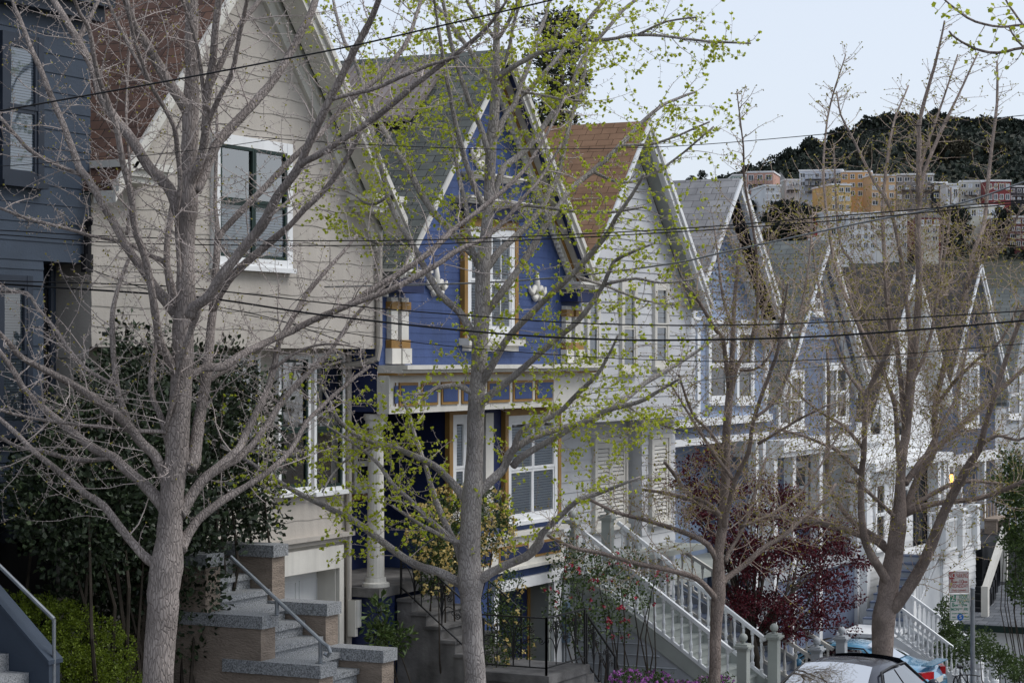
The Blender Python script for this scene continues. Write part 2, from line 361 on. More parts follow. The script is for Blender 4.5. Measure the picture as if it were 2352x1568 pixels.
def newel(th,x,y,z0,z1,mat,w=.2,ball=.085,mcap=None):
    m=MB(); m.box(x-w/2,x+w/2,y-w/2,y+w/2,z0,z1); m.box(x-w/2-.015,x+w/2+.015,y-w/2-.015,y+w/2+.015,z0,z0+.25)
    m.box(x-w/2-.03,x+w/2+.03,y-w/2-.03,y+w/2+.03,z1+.001,z1+.04); m.box(x-w/2-.06,x+w/2+.06,y-w/2-.06,y+w/2+.06,z1+.041,z1+.08); m.box(x-w/2-.02,x+w/2+.02,y-w/2-.02,y+w/2+.02,z1+.081,z1+.12)
    o=m.build('newel_post',mat,th)
    if ball:
        m=MB(); m.lathe(x,y,[(.05,z1+.121),(.035,z1+.15)],10); m.ball((x,y,z1+.15+ball),ball,14); m.build('ball_finial',mcap or mat,o,smooth=True)
    return o
def text_obj(body,size,mat,parent,origin,xdir,ydir,name='lettering',align='CENTER',off=.004,bold=0.0):
    cu=bpy.data.curves.new('t','FONT'); cu.body=body; cu.size=size; cu.align_x=align; cu.align_y='CENTER'; cu.extrude=.001; cu.offset=bold
    o=bpy.data.objects.new('t',cu); C.objects.link(o); bpy.context.view_layer.update()
    me=bpy.data.meshes.new_from_object(o.evaluated_get(bpy.context.evaluated_depsgraph_get())); bpy.data.objects.remove(o)
    x=Vector(xdir); y=Vector(ydir); n=x.cross(y); w=wloc(parent); og=Vector(origin)+n*off-w
    for v in me.vertices:
        c=v.co.copy(); v.co=og+x*c.x+y*c.y+n*c.z
    me.materials.clear(); me.materials.append(mat)
    b=bpy.data.objects.new(name,me); C.objects.link(b); b.parent=parent; return b
GR_H='row of attached street houses'
# ================================================================ HOUSE A : dark slate
A=thing('slate_house','dark slate house with flat cornice and dark sash windows, leftmost in the row','house',(19,18,gz(19)),GR_H)
zA=PY(209,606,18).z; zc=10.45; zb=PY(60,1190,18).z; xdoor=PY(99,700,18).x
m=MB(); m.box(12,23.42,18,30,zA,zc+.5); m.box(12,xdoor,18.001,30,zb,zA-.001); m.box(xdoor+.001,23.41,18.56,30,zb-.6,zA-.002)
courses(m,18,zA,zc,.245,lambda z:12,lambda z:23.42,.014); courses(m,18.001,zb,zA,.245,lambda z:12,lambda z:xdoor,.014); m.build('wall',M['slate_paint'],A)
m=MB(); m.box(12,23.40,18.55,29,-1.5,zb-.001); m.build('base_wall',M['slate_trim'],A)
m=MB(); m.box(12,23.55,17.52,18-.03,zc+.38,zc+.95); m.box(12,23.50,17.64,18-.03,zc+.18,zc+.379); m.box(12,23.45,17.78,18-.03,zc,zc+.179); m.box(12,23.6,17.45,30,zc+.951,zc+1.05); m.build('cornice',M['slate_trim'],A)
x0,x1,z0,z1=RC(-6,90,80,418,18); window(A,x0,x1,z0,z1,18,M['slate_trim'],.12,M['slate_trim'],1,(0.03,1,.035),M['curtain'])
x0,x1,z0,z1=RC(-20,64,632,992,18); window(A,x0,x1,z0,z1,18,M['slate_trim'],.11,M['slate_trim'],1,(0.0,1,.035),M['greyblind'])
m=MB(); m.box(xdoor+.1,23.2,18.50,18.555,zb-.5,zA-.35); o=m.build('door',M['black'],A)
m=MB(); m.tube([(23.2,18.48,zb),(23.2,18.48,zA-.02)],.045,8); m.build('downspout',M['slate_trim'],A)
m=MB(); m.tube([(23.28,17.93,zA-.05),(23.28,17.93,zA+.5),(23.22,17.85,zA+.58),(23.14,17.8,zA+.52)],.05,8); m.box(23.2,23.36,17.9,17.98,zA-.12,zA+.12); m.build('service_mast',M['black'],A)
m=MB(); m.box(20.2,23.3,18.5,18.54,zb-3.6,zb-.35); m.build('garage_door',M['black'],A)
# stairs of A
SA=thing('entry_stairs','dark slate stair wall with granite steps and a pale metal rail, bottom left corner','stairs',(19.4,16,gz(19.4)))
pt=PX(0,1369,20.0); pb=PX(130,1522,20.0); sl=(pt.z-pb.z)/(pt.y-pb.y)
m=MB(); m.prism([(pb.y,pb.z),(pb.y,-1),(18.5,-1),(18.5,pb.z+sl*(18.5-pb.y))],'x',19.86,20.06); m.build('side_wall',M['slate_paint'],SA)
m=MB(); m.prism([(pb.y-.02,pb.z+.002),(18.5,pb.z+.002+sl*(18.5-pb.y)),(18.5,pb.z+.05+sl*(18.5-pb.y)),(pb.y-.02,pb.z+.05)],'x',19.83,20.09); m.build('wall_cap',M['slate_paint'],SA)
for i in range(9):
    y=15.55+i*.29; m=MB(); m.box(18.3,19.855,y,y+.33,1.0+i*.2-.6,1.0+i*.2+.99); m.build('step',M['granite'],SA)
p0=PX(0,1300,19.95); p1=PX(124,1421,19.95); e=p0+(p0-p1)*.8
m=MB(); m.tube([e,p0,p1],.026,8); m.tube([p1,(p1.x,p1.y,p1.z-.85)],.022,8); m.build('handrail',M['galv'],SA)
# ================================================================ HOUSE B : beige gable
B=thing('beige_house','tall beige gabled house with brown shingle roof and dark green window sashes','house',(27.2,18,gz(27)),GR_H)
xa,za=27.1,12.45; pB=1.075; zB=PY(868,801,18).z
def rl(x0,xa,za,p): return lambda z: max(x0, xa-(za-z)/p)
def rr_(x1,xa,za,p): return lambda z: min(x1, xa+(za-z)/p)
m=MB(); X0,X1=23.44,31.06; ze=za-.25-pB*(xa-X0)
m.prism([(X0,zB),(X1,zB),(X1,ze),(xa,za-.25),(X0,ze)],'y',18,31)
courses(m,18,zB,za-.3,.272,rl(X0,xa,za-.3,pB),rr_(X1,xa,za-.3,pB),.014,.012,3); m.build('wall',M['beige'],B)
m=MB(); m.box(X0,X1-.02,18.601,31,3.1,zB-.001); courses(m,18.6,3.1,zB,.29,lambda z:X0,lambda z:X1-.02,.014,.012,5); 
sidecourses(m,X0,18.02,18.6,3.1,zB,.29); m.build('lower_wall',M['beige'],B)
gx0,gx1=28.1,30.72; zl0,zl1=2.55,2.87
m=MB(); m.box(X0,gx0,18.6,31,-3,3.099); m.box(gx1,X1-.02,18.6,31,-3,3.099); m.box(gx0+.001,gx1-.001,18.6,31,zl1,3.098); m.build('base_wall',M['beige_stucco'],B)
m=MB(); m.box(X0,X1+.03,18.45,18.599,3.06,3.13); m.box(X0,X1+.01,18.52,18.6,2.98,3.059); m.build('belt_course',M['beige'],B)
g=MB(); g.box(gx0-.0,gx1+.14,18.53,18.597,zl0,zl1+.05); g.box(gx1,gx1+.14,18.53,18.597,-3,zl0-.001); g.box(gx1-.03,gx1-.002,18.598,18.95,-3,zl0); g.box(gx0,gx1,18.598,18.95,zl0,zl0+.02); g.build('garage_frame',M['cream'],B)
g=MB(); g.box(gx0,gx1-.03,18.952,18.99,-3,zl0); 
for i in range(4):
    for k in range(7):
        a=gx0+.06+i*.66; zz=zl0-.62-k*.55
        for (u0,u1,w0,w1) in ((a,a+.56,zz,zz+.02),(a,a+.56,zz+.42,zz+.44),(a,a+.02,zz+.021,zz+.419),(a+.54,a+.56,zz+.021,zz+.419)): g.box(u0,u1,18.938,18.951,w0,w1)
g.build('garage_door',M['white'],B)
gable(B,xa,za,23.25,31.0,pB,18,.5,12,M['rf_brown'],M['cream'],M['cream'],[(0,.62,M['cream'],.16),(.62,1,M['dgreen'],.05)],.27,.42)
cornice(B,30.05,31.06,17.45,17.995,8.62,M['cream'],.28,'cornice_return'); cornice(B,23.40,24.55,17.45,17.995,8.62,M['cream'],.28,'cornice_return')
x0,x1,z0,z1=RC(482,662,318,612,18)
w=window(B,x0,x1,z0,z1,18,M['white'],.15,M['dgreen'],2,(0.04,.43,.04),M['curtain'],topglass=M['glassref'])
for (a,b,c,d) in ((630,704,814,1128),(712,783,812,1126),(512,588,816,1130)):
    x0,x1,z0,z1=RC(a,b,c,d,18.6); w=window(B,x0,x1,z0,z1,18.6,M['white'],.075,M['dgreen'],1,split=.45,glass=M['glassref'])
m=MB(); m.tube([(30.98,17.93,8.3),(30.98,17.93,6.2),(30.98,17.97,5.98),(30.9,18.25,5.9),(30.75,18.52,5.86)],.055,8); m.build('downspout',M['beige'],B)
m=MB(); m.tube([(31.0,18.52,6.1),(31.0,18.52,-2)],.05,8); m.tube([(30.99,17.9,3.2),(30.99,17.9,3.1)],.01,4); m.build('drain_pipe',M['beige'],B)
m=MB(); m.tube([(31.03,18.4,2.0),(31.03,18.4,1.55)],.09,10); m.box(30.93,31.02,18.36,18.50,1.4,2.0); m.build('gas_meter',M['cream'],B)
# stairs of B : granite treads between split-block walls
SB=thing('granite_stairs','speckled granite stairs between stepped tan block walls with steel handrail','stairs',(24.5,16,gz(24.5)))
tiers=[(14.58,15.46,2.08),(15.46,16.32,2.66),(16.32,17.6,3.42)]
for xx,w,nm in ((23.70,.34,'left'),(25.30,.32,'right')):
    for i,(ya,yb,zt) in enumerate(tiers):
        m=MB(); m.box(xx,xx+w,ya+.02,yb+(.02 if i<2 else 0)-.004,gz(24.5)-.3,zt-.17); m.build('block_wall',M['brick'],SB)
        m=MB(); m.box(xx-.03,xx+w+.03,ya-.02,yb+.6 if i<2 else yb,zt-.165,zt); m.build('coping',M['granite'],SB)
for i in range(13):
    y=14.1+i*.285; z=1.22+i*.2
    m=MB(); m.box(24.07,25.27,y+.02,y+.62,z-.6,z-.075); m.box(24.065,25.275,y-.02,y+.60,z-.074,z); m.build('step',M['granite'],SB)
pa=PX(530,1278,23.88); pc=PX(745,1478,23.88)
m=MB(); m.tube([pa,pc,pc+Vector((0,-.06,-.03)),pc+Vector((0,-.09,-.10)),pc+Vector((0,-.05,-.15)),pc+Vector((0,0,-.12))],.027,8); m.build('handrail',M['galv'],SB)
for f,zt in ((.5,2.66),(.96,2.08)):
    q=pa.lerp(pc,f); m=MB(); m.tube([q,(q.x,q.y,zt)],.028,8); m.box(q.x-.05,q.x+.05,q.y-.05,q.y+.05,zt,zt+.012); m.build('rail_post',M['galv'],SB)
# ================================================================ HOUSE C : blue Victorian
H=thing('blue_house','ornate blue Victorian house with ochre and white trim under a steep gable','house',(35,18,gz(35)),GR_H)
xa,za=34.98,11.55; pC=1.06; X0,X1=31.08,39.05; zC=PY(1100,837,18).z
m=MB(); ze=za-.2-pC*(xa-X0-.02)
m.prism([(X0,zC),(X1,zC),(X1,ze),(xa,za-.2),(X0,ze)],'y',18,31)
courses(m,18,zC,za-.25,.135,rl(X0,xa,za-.25,pC),rr_(X1,xa,za-.25,pC),.008); m.build('wall',M['blue'],H)
gable(H,xa,za,31.05,38.75,pC,18,.42,12,M['rf_green'],M['cream'],M['cream'],[(0,.3,M['navy'],.05),(.3,.62,M['beige_stucco'],.07),(.62,.86,M['ochre'],.12),(.86,1,M['navy'],.04)],.26,.22,fhl=.09)
m=MB()
for i in range(46):
    f=(i+.5)/46
    for s,xe in ((1,38.6),(-1,31.1)):
        x=xa+(xe-xa)*f; z=za-pC*abs(x-xa)-.42; m.box(x-.028,x+.028,17.86,17.93,z-.06,z)
m.build('dentil_row',M['cream'],H)
for a,b in ((31.06,32.05),(37.98,39.05)):
    cornice(H,a,b,17.5,17.995,7.46,M['cream'],.14,'cornice_return'); m=MB(); m.box(a+.1,b-.1,17.62,17.995,7.08,7.318); m.build('return_bracket',M['navy'],H)
for pxs in ((887,902),(911,927),(1289,1302),(1311,1327)):
    x0,x1,z0,z1=RC(pxs[0],pxs[1],664,832,18)
    m=MB(); m.box(x0,x1,17.90,17.99,zC+.28,7.0); o=m.build('pilaster',M['cream'],H)
    m=MB(); m.box(x0-.03,x1+.03,17.87,17.991,6.80,6.93); m.box(x0-.03,x1+.03,17.88,17.991,zC+.28,zC+.42); m.build('pilaster_band',M['ochre'],o); MB().box(x0-.04,x1+.04,17.86,17.992,zC+.02,zC+.279).build('pilaster_base',M['cream'],o)
x0,x1,z0,z1=RC(1064,1173,524,768,18)
m=MB(); 
for a,b,c,d in ((x0-.13,x0-.004,z0-.12,z1+.16),(x1+.004,x1+.13,z0-.12,z1+.16)): m.box(a,b,17.90,17.995,c,d)
m.box(x0-.003,x1+.003,17.90,17.995,z1+.004,z1+.16); m.build('ochre_surround',M['ochre'],H)
window(H,x0,x1,z0,z1,18,M['white'],.13,M['white'],2,(0.03,.97,.05),M['blind'],muntin=2)
cornice(H,x0-.45,x1+.45,17.6,17.995,z1+.50,M['cream'],.12,'window_cornice'); m=MB(); m.box(x0-.2,x1+.2,17.80,17.995,z1+.162,z1+.375); m.build('window_frieze',M['navy'],H); cornice(H,x0-.1,x1+.1,17.7,17.995,z1+.95,M['cream'],.1,'window_cornice')
m=MB(); m.box(x0-.18,x1+.18,17.78,17.995,z0-.2,z0-.075); m.box(x0-.05,x1+.05,17.86,17.995,z0-.30,z0-.201); m.build('window_sill',M['cream'],H)
def scroll(parent,x,z,s,Y):
    m=MB()
    m.tube([(x,Y-.02,z+.28*s),(x-.03*s,Y-.035,z+.1*s),(x,Y-.02,z-.15*s)],[.02*s,.055*s,.045*s],8)
    for d in (-1,1):
        m.tube([(x,Y-.02,z-.06*s),(x+d*.12*s,Y-.035,z+.02*s),(x+d*.2*s,Y-.03,z-.08*s),(x+d*.28*s,Y-.03,z-.04*s),(x+d*.30*s,Y-.025,z+.04*s)],[.03*s,.05*s,.045*s,.035*s,.02*s],8)
        m.tube([(x,Y-.02,z-.1*s),(x+d*.1*s,Y-.035,z-.16*s),(x+d*.18*s,Y-.03,z-.13*s)],[.04*s,.05*s,.03*s],8)
    m.build('scroll_ornament',M['cream'],parent,smooth=True)
for px,py,s in ((999,650,1.15),(1230,664,1.15),(1104,352,1.45)):
    q=PY(px,py,18); scroll(H,q.x,q.z,s,17.985)
# frieze of panels under the upper storey
zf0=PY(1100,941,17.8).z; zf1=PY(1100,866,17.8).z; zl=zC
m=MB(); m.box(X0,X1+.05,17.45,18.02,zl-.07,zl-.001); m.box(X0,X1+.02,17.55,18.02,zl-.13,zl-.071); m.build('belt_cornice',M['cream'],H)
MB().box(X0,X1+.01,17.6,18.02,zl-.17,zl-.131).build('belt_band',M['ochre'],H)
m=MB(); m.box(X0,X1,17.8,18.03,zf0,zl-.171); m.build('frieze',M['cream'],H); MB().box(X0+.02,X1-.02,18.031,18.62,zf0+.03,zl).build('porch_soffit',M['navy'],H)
ed=[872,911,962,1008,1055,1115,1173,1225,1273,1335]
for i in range(8):
    a=PY(ed[i+1]-46 if i==0 else ed[i]+4,0,17.8).x if i else X0+.14; b=PY(ed[i+1]-4,0,17.8).x
    a=(PY(ed[i]+4,0,17.8).x if i else X0+.2)
    zp0,zp1=zf0+.12,zl-.29
    m=MB(); m.box(a,b,17.775,17.799,zp0,zp1); pn=m.build('frieze_panel',M['ochre'],H); MB().box(a+.05,b-.05,17.765,17.774,zp0+.05,zp1-.05).build('panel_field',M['blue'],pn)
# lower storey : porch left, bay with garage right
YL=18.5; xb=34.35
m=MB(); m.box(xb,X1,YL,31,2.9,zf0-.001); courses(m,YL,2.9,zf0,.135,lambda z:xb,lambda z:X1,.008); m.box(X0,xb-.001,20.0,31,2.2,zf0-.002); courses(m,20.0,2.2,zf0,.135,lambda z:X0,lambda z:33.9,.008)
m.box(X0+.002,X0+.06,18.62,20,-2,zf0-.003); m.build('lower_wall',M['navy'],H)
for a,b,cn in ((1158,1272,2),(1030,1066,1)):
    x0,x1,z0,z1=RC(a,b,952,1192,YL)
    m=MB(); m.box(x0-.14,x0-.003,YL-.10,YL-.005,z0-.05,z1+.14); m.box(x1+.003,x1+.14,YL-.10,YL-.005,z0-.05,z1+.14); m.box(x0-.002,x1+.002,YL-.10,YL-.005,z1+.003,z1+.14); m.build('ochre_surround',M['ochre'],H)
    window(H,x0,x1,z0,z1,YL,M['white'],.12,M['white'],cn,(0.03,.95,.05),M['blind'],split=.49)
x0,x1,z0,z1=RC(1106,1124,948,1194,YL); MB().box(x0,x1,YL-.09,YL-.005,z0,z1).build('pilaster',M['cream'],H)
m=MB(); m.box(xb,X1+.02,YL-.12,YL-.001,2.04,2.62); m.box(xb,X1+.08,YL-.22,YL-.001,2.621,2.70); m.box(xb,X1+.05,YL-.18,YL-.001,1.98,2.039); m.build('apron_board',M['cream'],H)
for a,b in ((34.7,35.9),(36.2,37.45),(37.75,38.9)):
    pn=MB().box(a,b,YL-.135,YL-.121,2.16,2.46).build('apron_panel',M['ochre'],H); MB().box(a+.06,b-.06,YL-.142,YL-.136,2.21,2.41).build('panel_field',M['navy'],pn)
m=MB(); m.box(xb,X1,YL,31,1.72,2.899); m.box(xb,36.2,YL,31,-3,1.719); m.box(38.98,X1,YL,31,-3,1.718); m.box(36.2,38.98,YL+.6,31,-3,1.717); m.build('base_wall',M['blue'],H)
lt=MB(); lt.box(36.12,X1+.03,YL-.10,YL-.002,1.60,1.80); lo=lt.build('garage_lintel',M['white'],H)
m=MB(); m.box(36.12,36.32,YL-.07,YL-.002,-3,1.599); m.box(38.72,X1+.02,YL-.07,YL-.002,-3,1.599); m.build('garage_frame',M['white'],H)
MB().box(38.62,38.72,YL+.003,YL+.42,-3,1.7).build('garage_reveal',M['sage'],H); MB().box(38.50,38.62,YL+.40,YL+.5,-3,1.7).build('garage_trim',M['ochre'],H)
m=MB(); m.box(36.2,38.5,YL+.42,YL+.55,-3,1.7)
for k in range(6): m.box(36.5,38.4,YL+.40,YL+.419,-2+k*.6,-2+k*.6+.06)
m.build('garage_door',M['navy'],H)
q=PY(1144,1345,YL-.11); text_obj('254',.20,M['dgreen'],lo,(q.x,YL-.103,1.705),(1,0,0),(0,0,1),'house_number')
m=MB(); m.box(39.06,39.2,18.3,18.62,.35,1.15); o=m.build('electric_meter',mk('meter_grey',(.14,.20,.27),.5),H); m=MB(); m.tube([(39.05,18.29,.85),(39.05,18.16,.85)],.10,14); m.tube([(39.05,18.16,.85),(39.05,18.10,.85)],.08,14); m.build('meter_dial',M['galv'],o)
# porch
pq=PY(863,1336,18.2); 
m=MB(); m.lathe(pq.x,18.2,[(.145,2.36),(.14,3.2),(.13,4.4),(.115,zf0-.25)],18); m.lathe(pq.x,18.2,[(.19,zf0-.24),(.17,zf0-.12),(.20,zf0-.10),(.20,zf0-.005)],18); m.lathe(pq.x,18.2,[(.23,2.2),(.23,2.26),(.18,2.28),(.17,2.355)],18); m.build('porch_column',M['cream'],H,smooth=False)
m=MB(); m.box(X0-.06,34.3,17.95,20,2.05,2.2); m.build('porch_floor',M['concrete'],H)
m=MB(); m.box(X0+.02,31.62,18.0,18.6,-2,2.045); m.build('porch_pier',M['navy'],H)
x0,x1,z0,z1=RC(912,931,948,1262,20); MB().box(x0,x1,19.9,19.999,2.2,z1).build('door_frame',M['sage'],H)
x0b,x1b,_,_=RC(931,939,948,1262,20); MB().box(x1+.003,x1b+.1,19.92,19.999,2.2,z1).build('door_trim',M['ochre'],H)
x2=PY(880,0,20).x; MB().box(x2,x0-.003,19.97,19.998,2.2,z1).build('door',M['interior'],H)  # dark panel, shade inside the open door put into its colour
x3=PY(1018,0,20).x; MB().box(x1b+.12,x3,19.96,19.997,2.2,z1).build('door',M['black'],H)
x0,x1,z0,z1=RC(797,842,1004,1122,20); m=MB(); m.box(x0-.1,x1+.1,19.93,19.99,z0-.2,z1+.1); m.build('ochre_surround',M['ochre'],H); window(H,x0,x1,z0,z1,19.93,M['cream'],.08,M['cream'],1)
MB().box(X0,33.5,19.96,19.996,2.2,2.42).build('skirting',M['white'],H)
# shed dormer with corrugated roof
dz=PY(960,155,19.8).z
m=MB(); ya,yb=PX(960,150,33.6).y, PX(800,150,33.6).y
ya=18.7; yb=25
m.prism([(34.9,11.44),(34.9,11.36),(33.4,10.16),(33.4,10.24)],'y',ya,yb); 
n=int((yb-ya)/.16)
for i in range(n):
    y=ya+.05+i*.16; m.prism([(34.9,11.47),(34.9,11.441),(33.4,10.241),(33.4,10.27)],'y',y,y+.06)
m.build('dormer_roof',M['corrug'],H)
MB().prism([(34.7,11.18),(34.7,10.6),(33.55,9.6),(33.55,10.26)],'y',ya+.12,yb-.2).build('dormer_wall',M['black'],H)
# concrete stairs of C with wrought-iron railing
SC=thing('concrete_stairs','weathered concrete stairs with curled black iron railing up to blue porch','stairs',(32.2,17,gz(32)))
xs0,xs1=31.62,33.1
prof=[(17.95,2.049)]; y=17.93; z=2.049
for i in range(6):
    z2=2.2-(i+1)*.215; m=MB(); y1=17.95-i*.272; m.box(xs0-.04,xs1,y1-.272-.03,y1,z2-.05,z2); m.build('tread',M['concrete'],SC)
    m=MB(); m.box(xs0,xs1-.02,y1-.272,y1+.002,-2,z2-.051); m.build('riser_block',M['concrete'],SC)
zL=.90; m=MB(); m.box(31.42,33.0,15.05,17.95-6*.272-.001,zL-.14,zL); m.box(31.46,32.96,15.09,17.95-6*.272-.002,-2,zL-.141); m.build('landing',M['concrete'],SC)
for i in range(5):
    m=MB(); m.box(33.0+i*.28,33.28+i*.28,15.1,16.3,-2,zL-.19*(i+1)); m.build('step',M['concrete'],SC)
def spiral(m,c,u,v,r,turns=1.4,rad=.008,sgn=1):
    pts=[]
    for i in range(15):
        f=i/14; a=f*turns*2*math.pi*sgn; rr=r*(1-.8*f); pts.append(Vector(c)+Vector(u)*(rr*math.cos(a))+Vector(v)*(rr*math.sin(a)))
    m.tube(pts,rad,5)
def iron_panel(parent,p,q,h,n,fans,seed):
    p,q=Vector(p),Vector(q); up=Vector((0,0,1)); d=q-p; Lh=d.length; du=d.normalized()
    m=MB(); m.bar(p+up*h,q+up*h,.035,.022); m.bar(p+up*.12,q+up*.12,.03,.02); m.build('handrail',M['iron'],parent)
    m=MB(); m.bar(p,p+up*(h+.02),.03,.03,(0,1,0)); m.build('rail_post',M['iron'],parent); m=MB(); m.bar(q,q+up*(h+.02),.03,.03,(0,1,0)); m.build('rail_post',M['iron'],parent)
    hz=Vector((d.x,d.y,0)).normalized()
    for k in range(fans):
        b=p.lerp(q,(k+.5)/fans)+up*.12; m=MB(); hh=h-.15; wd=Lh/fans*.45
        for s in (-1,1):
            for w,t in ((.25,.95),(.6,.85),(.95,.62)):
                pts=[]
                for i in range(9):
                    f=i/8; off=s*wd*w*(f**2.2); 
                    pts.append(b+du*off+up*(hh*t*math.sin(f*math.pi/2)))
                m.tube(pts,.009,5); e=pts[-1]
                spiral(m,e-up*.05+hz*0,hz*s,up,.055,1.3,.008,-1)
        m.tube([b,b+up*hh],.009,5); m.build('scrollwork',M['iron'],parent)
    for k in range(n):
        b=p.lerp(q,(k+1)/(n+1)); m=MB(); m.bar(b+up*.12,b+up*h,.014,.014,(0,1,0)); m.build('picket',M['iron'],parent)
zt=2.2
iron_panel(SC,(31.66,17.9,2.05),(31.66,16.35,.86),.86,3,3,1)
iron_panel(SC,(33.06,17.9,2.05),(33.06,16.35,.86),.86,3,2,2)
iron_panel(SC,(31.47,16.3,zL),(31.47,15.12,zL),.92,3,1,3); iron_panel(SC,(31.47,15.12,zL),(32.95,15.12,zL),.92,3,2,4); iron_panel(SC,(33.02,15.12,zL-.1),(34.2,15.12,-.05),.92,3,2,5)
# ================================================================ HOUSE D : grey-white clapboard
D=thing('clapboard_house','pale grey clapboard house with tan shingle roof and three narrow shuttered windows','house',(42.8,18.6,gz(43)),GR_H)
xa,za=42.85,11.05; pD=1.06; X0,X1=39.12,46.6; Y=18.6; zD=PY(1500,957,Y).z
m=MB(); ze=za-.2-pD*(xa-X0)
m.prism([(X0,zD),(X1,zD),(X1,ze),(xa,za-.2),(X0,ze)],'y',Y,31)
courses(m,Y,zD,za-.25,.225,rl(X0,xa,za-.25,pD),rr_(X1,xa,za-.25,pD),.022); m.build('wall',M['greywhite'],D)
xp=PY(1473,0,19.1).x
m=MB(); m.box(xp,X1,19.1,31,0,zD-.001); courses(m,19.1,0,zD,.225,lambda z:xp,lambda z:X1,.022); sidecourses(m,xp,19.1,19.45,0,zD-.001,.225)
m.box(X0,xp-.001,19.45,31,0,zD-.002); courses(m,19.45,0,zD,.225,lambda z:X0,lambda z:xp-.03,.022); m.build('lower_wall',M['greywhite'],D)
m=MB(); m.box(X0,X1,19.3,31,-4,-.001); m.box(X0,39.4,18.4,19.3,-4,1.5); m.build('base_wall',M['palegrey'],D)
gable(D,xa,za,39.05,46.45,pD,Y,.42,12,M['rf_tan'],M['white'],M['white'],[(0,.3,M['white'],.06),(.3,1,M['sage'],.05)],.30,0,fhl=.10)
for (a,b,c,d,bl) in ((1341,1372,646,850,.5),(1421,1457,648,852,.5),(1497,1530,650,842,.5)):
    x0,x1,z0,z1=RC(a,b,c,d,Y); w=window(D,x0,x1,z0,z1,Y,M['cream'],.11,M['cream'],1,(0.03,.5,.3),M['curtain'])
    m=MB(); zz=z0+(z1-z0)*.53; slats(m,x0+.14,x1-.14,zz,z1-.16,Y-.042,Y-.034,.11); m.build('shutter',M['blind'],w)
MB().box(X0,X1+.01,Y-.06,Y-.003,zD-.03,zD+.18).build('belt_board',M['greywhite'],D)
x0,x1,z0,z1=RC(1358,1434,1004,1208,19.45)
def louvre(th,x0,x1,z0,z1,Y,leaves=2):
    m=MB(); m.box(x0,x0+.1,Y-.1,Y-.001,z0,z1); m.box(x1-.1,x1,Y-.1,Y-.001,z0,z1); m.box(x0+.101,x1-.101,Y-.1,Y-.001,z1-.1,z1); m.box(x0-.05,x1+.05,Y-.14,Y-.001,z0-.08,z0-.001); w=m.build('window',M['cream'],th)
    MB().box(x0+.1,x1-.1,Y-.03,Y-.027,z0,z1-.1).build('dark_backing',M['interior'],w)  # dark sheet behind the shutters, coloured as the unlit room
    lw=(x1-x0-.2)/leaves
    for k in range(leaves):
        a=x0+.1+k*lw; b=a+lw; m=MB(); m.box(a+.003,a+.09,Y-.075,Y-.045,z0,z1-.103); m.box(b-.09,b-.003,Y-.075,Y-.045,z0,z1-.103)
        for zz in (z0,z0+(z1-z0)*.5,z1-.23): m.box(a+.091,b-.091,Y-.073,Y-.046,zz,zz+.12)
        slats(m,a+.09,b-.09,z0+.1,z1-.2,Y-.07,Y-.04,.085); m.build('shutter',M['cream'],w)
louvre(D,x0,x1,z0,z1,19.45); x0,x1,z0,z1=RC(1489,1532,996,1196,19.1); louvre(D,x0,x1,z0,z1,19.1,1)
MB().box(X0-.02,39.5,19.40,19.445,1.7,4.0).build('door',M['interior'],D)
MB().box(38.95,46.6,18.35,19.45,1.62,1.74).build('porch_floor',M['sage'],D)
m=MB(); m.tube([(45.6,18.53,4.95),(46.4,18.5,4.95),(46.55,18.5,4.9)],.03,6); m.build('conduit',M['greywhite'],D)
def hallstairs(name,label,xl,xr,yt,zt,yb,zb,n,mat,wallmat,newels,nb,square=False,treadm=None,nm=None,risermat=None):
    S=thing(name,label,'stairs',((xl+xr)/2,(yt+yb)/2,min(zb,gz((xl+xr)/2))))
    for i in range(n):
        y=yt-(yt-yb)*(i+1)/n; z=zt-(zt-zb)*(i+1)/n
        m=MB(); m.box(xl+.05,xr-.05,y-.02,y+(yt-yb)/n,z-.04,z); m.build('tread',treadm or M['sage'],S); m=MB(); m.box(xl+.05,xr-.05,y+.012,y+.03,z-.24,z-.041); m.build('riser',risermat or mat,S)
    g=(zt-zb)/(yt-yb)
    for x in (xl,xr-.05):
        m=MB(); m.prism([(yt,zt+.05),(yb,zb+.05),(yb,zb-.28),(yt,zt-.28)],'x',x,x+.05); m.build('stringer',mat,S)
    m=MB(); m.prism([(yt,zt-.281),(yb+.1,zb-.281+.1*g),(yb+.1,zb-3),(yt,zb-3)],'x',xl+.02,xl+.04); z=zb-1.5
    while z<zt:
        ylo=yb if z<zb-.28 else yb+(z-(zb-.28))/g
        if yt-ylo>.15: m.poly((xl+.018,yt,z),(xl+.018,ylo+.1,z),(xl+.0,ylo+.1,z-.02),(xl+.0,yt,z-.02)); 
        z+=.22
    m.build('side_boarding',wallmat,S)
    for x in (xl+.025,xr-.025):
        balustrade(S,(x,yt-.1,zt+.02),(x,yb+.1,zb+.02),.86,nm or mat,nb,.042,square)
    for x,y,z in newels: newel(S,x,y,z-1.6,z,mat if not nm else mat,.20)
    return S
SD=hallstairs('wooden_stairs','white baluster stairs with sage green newels climbing beside rose vines',39.5,41.45,18.35,1.70,14.9,-.55,12,M['sage'],M['palegrey'],[(39.6,14.8,.36),(41.35,14.8,.36),(39.6,18.45,2.62),(41.35,18.45,2.62)],17,False,M['sage'],M['white'])
balustrade(SD,(39.45,18.45,1.72),(38.6,18.45,1.72),.84,M['white'],6)
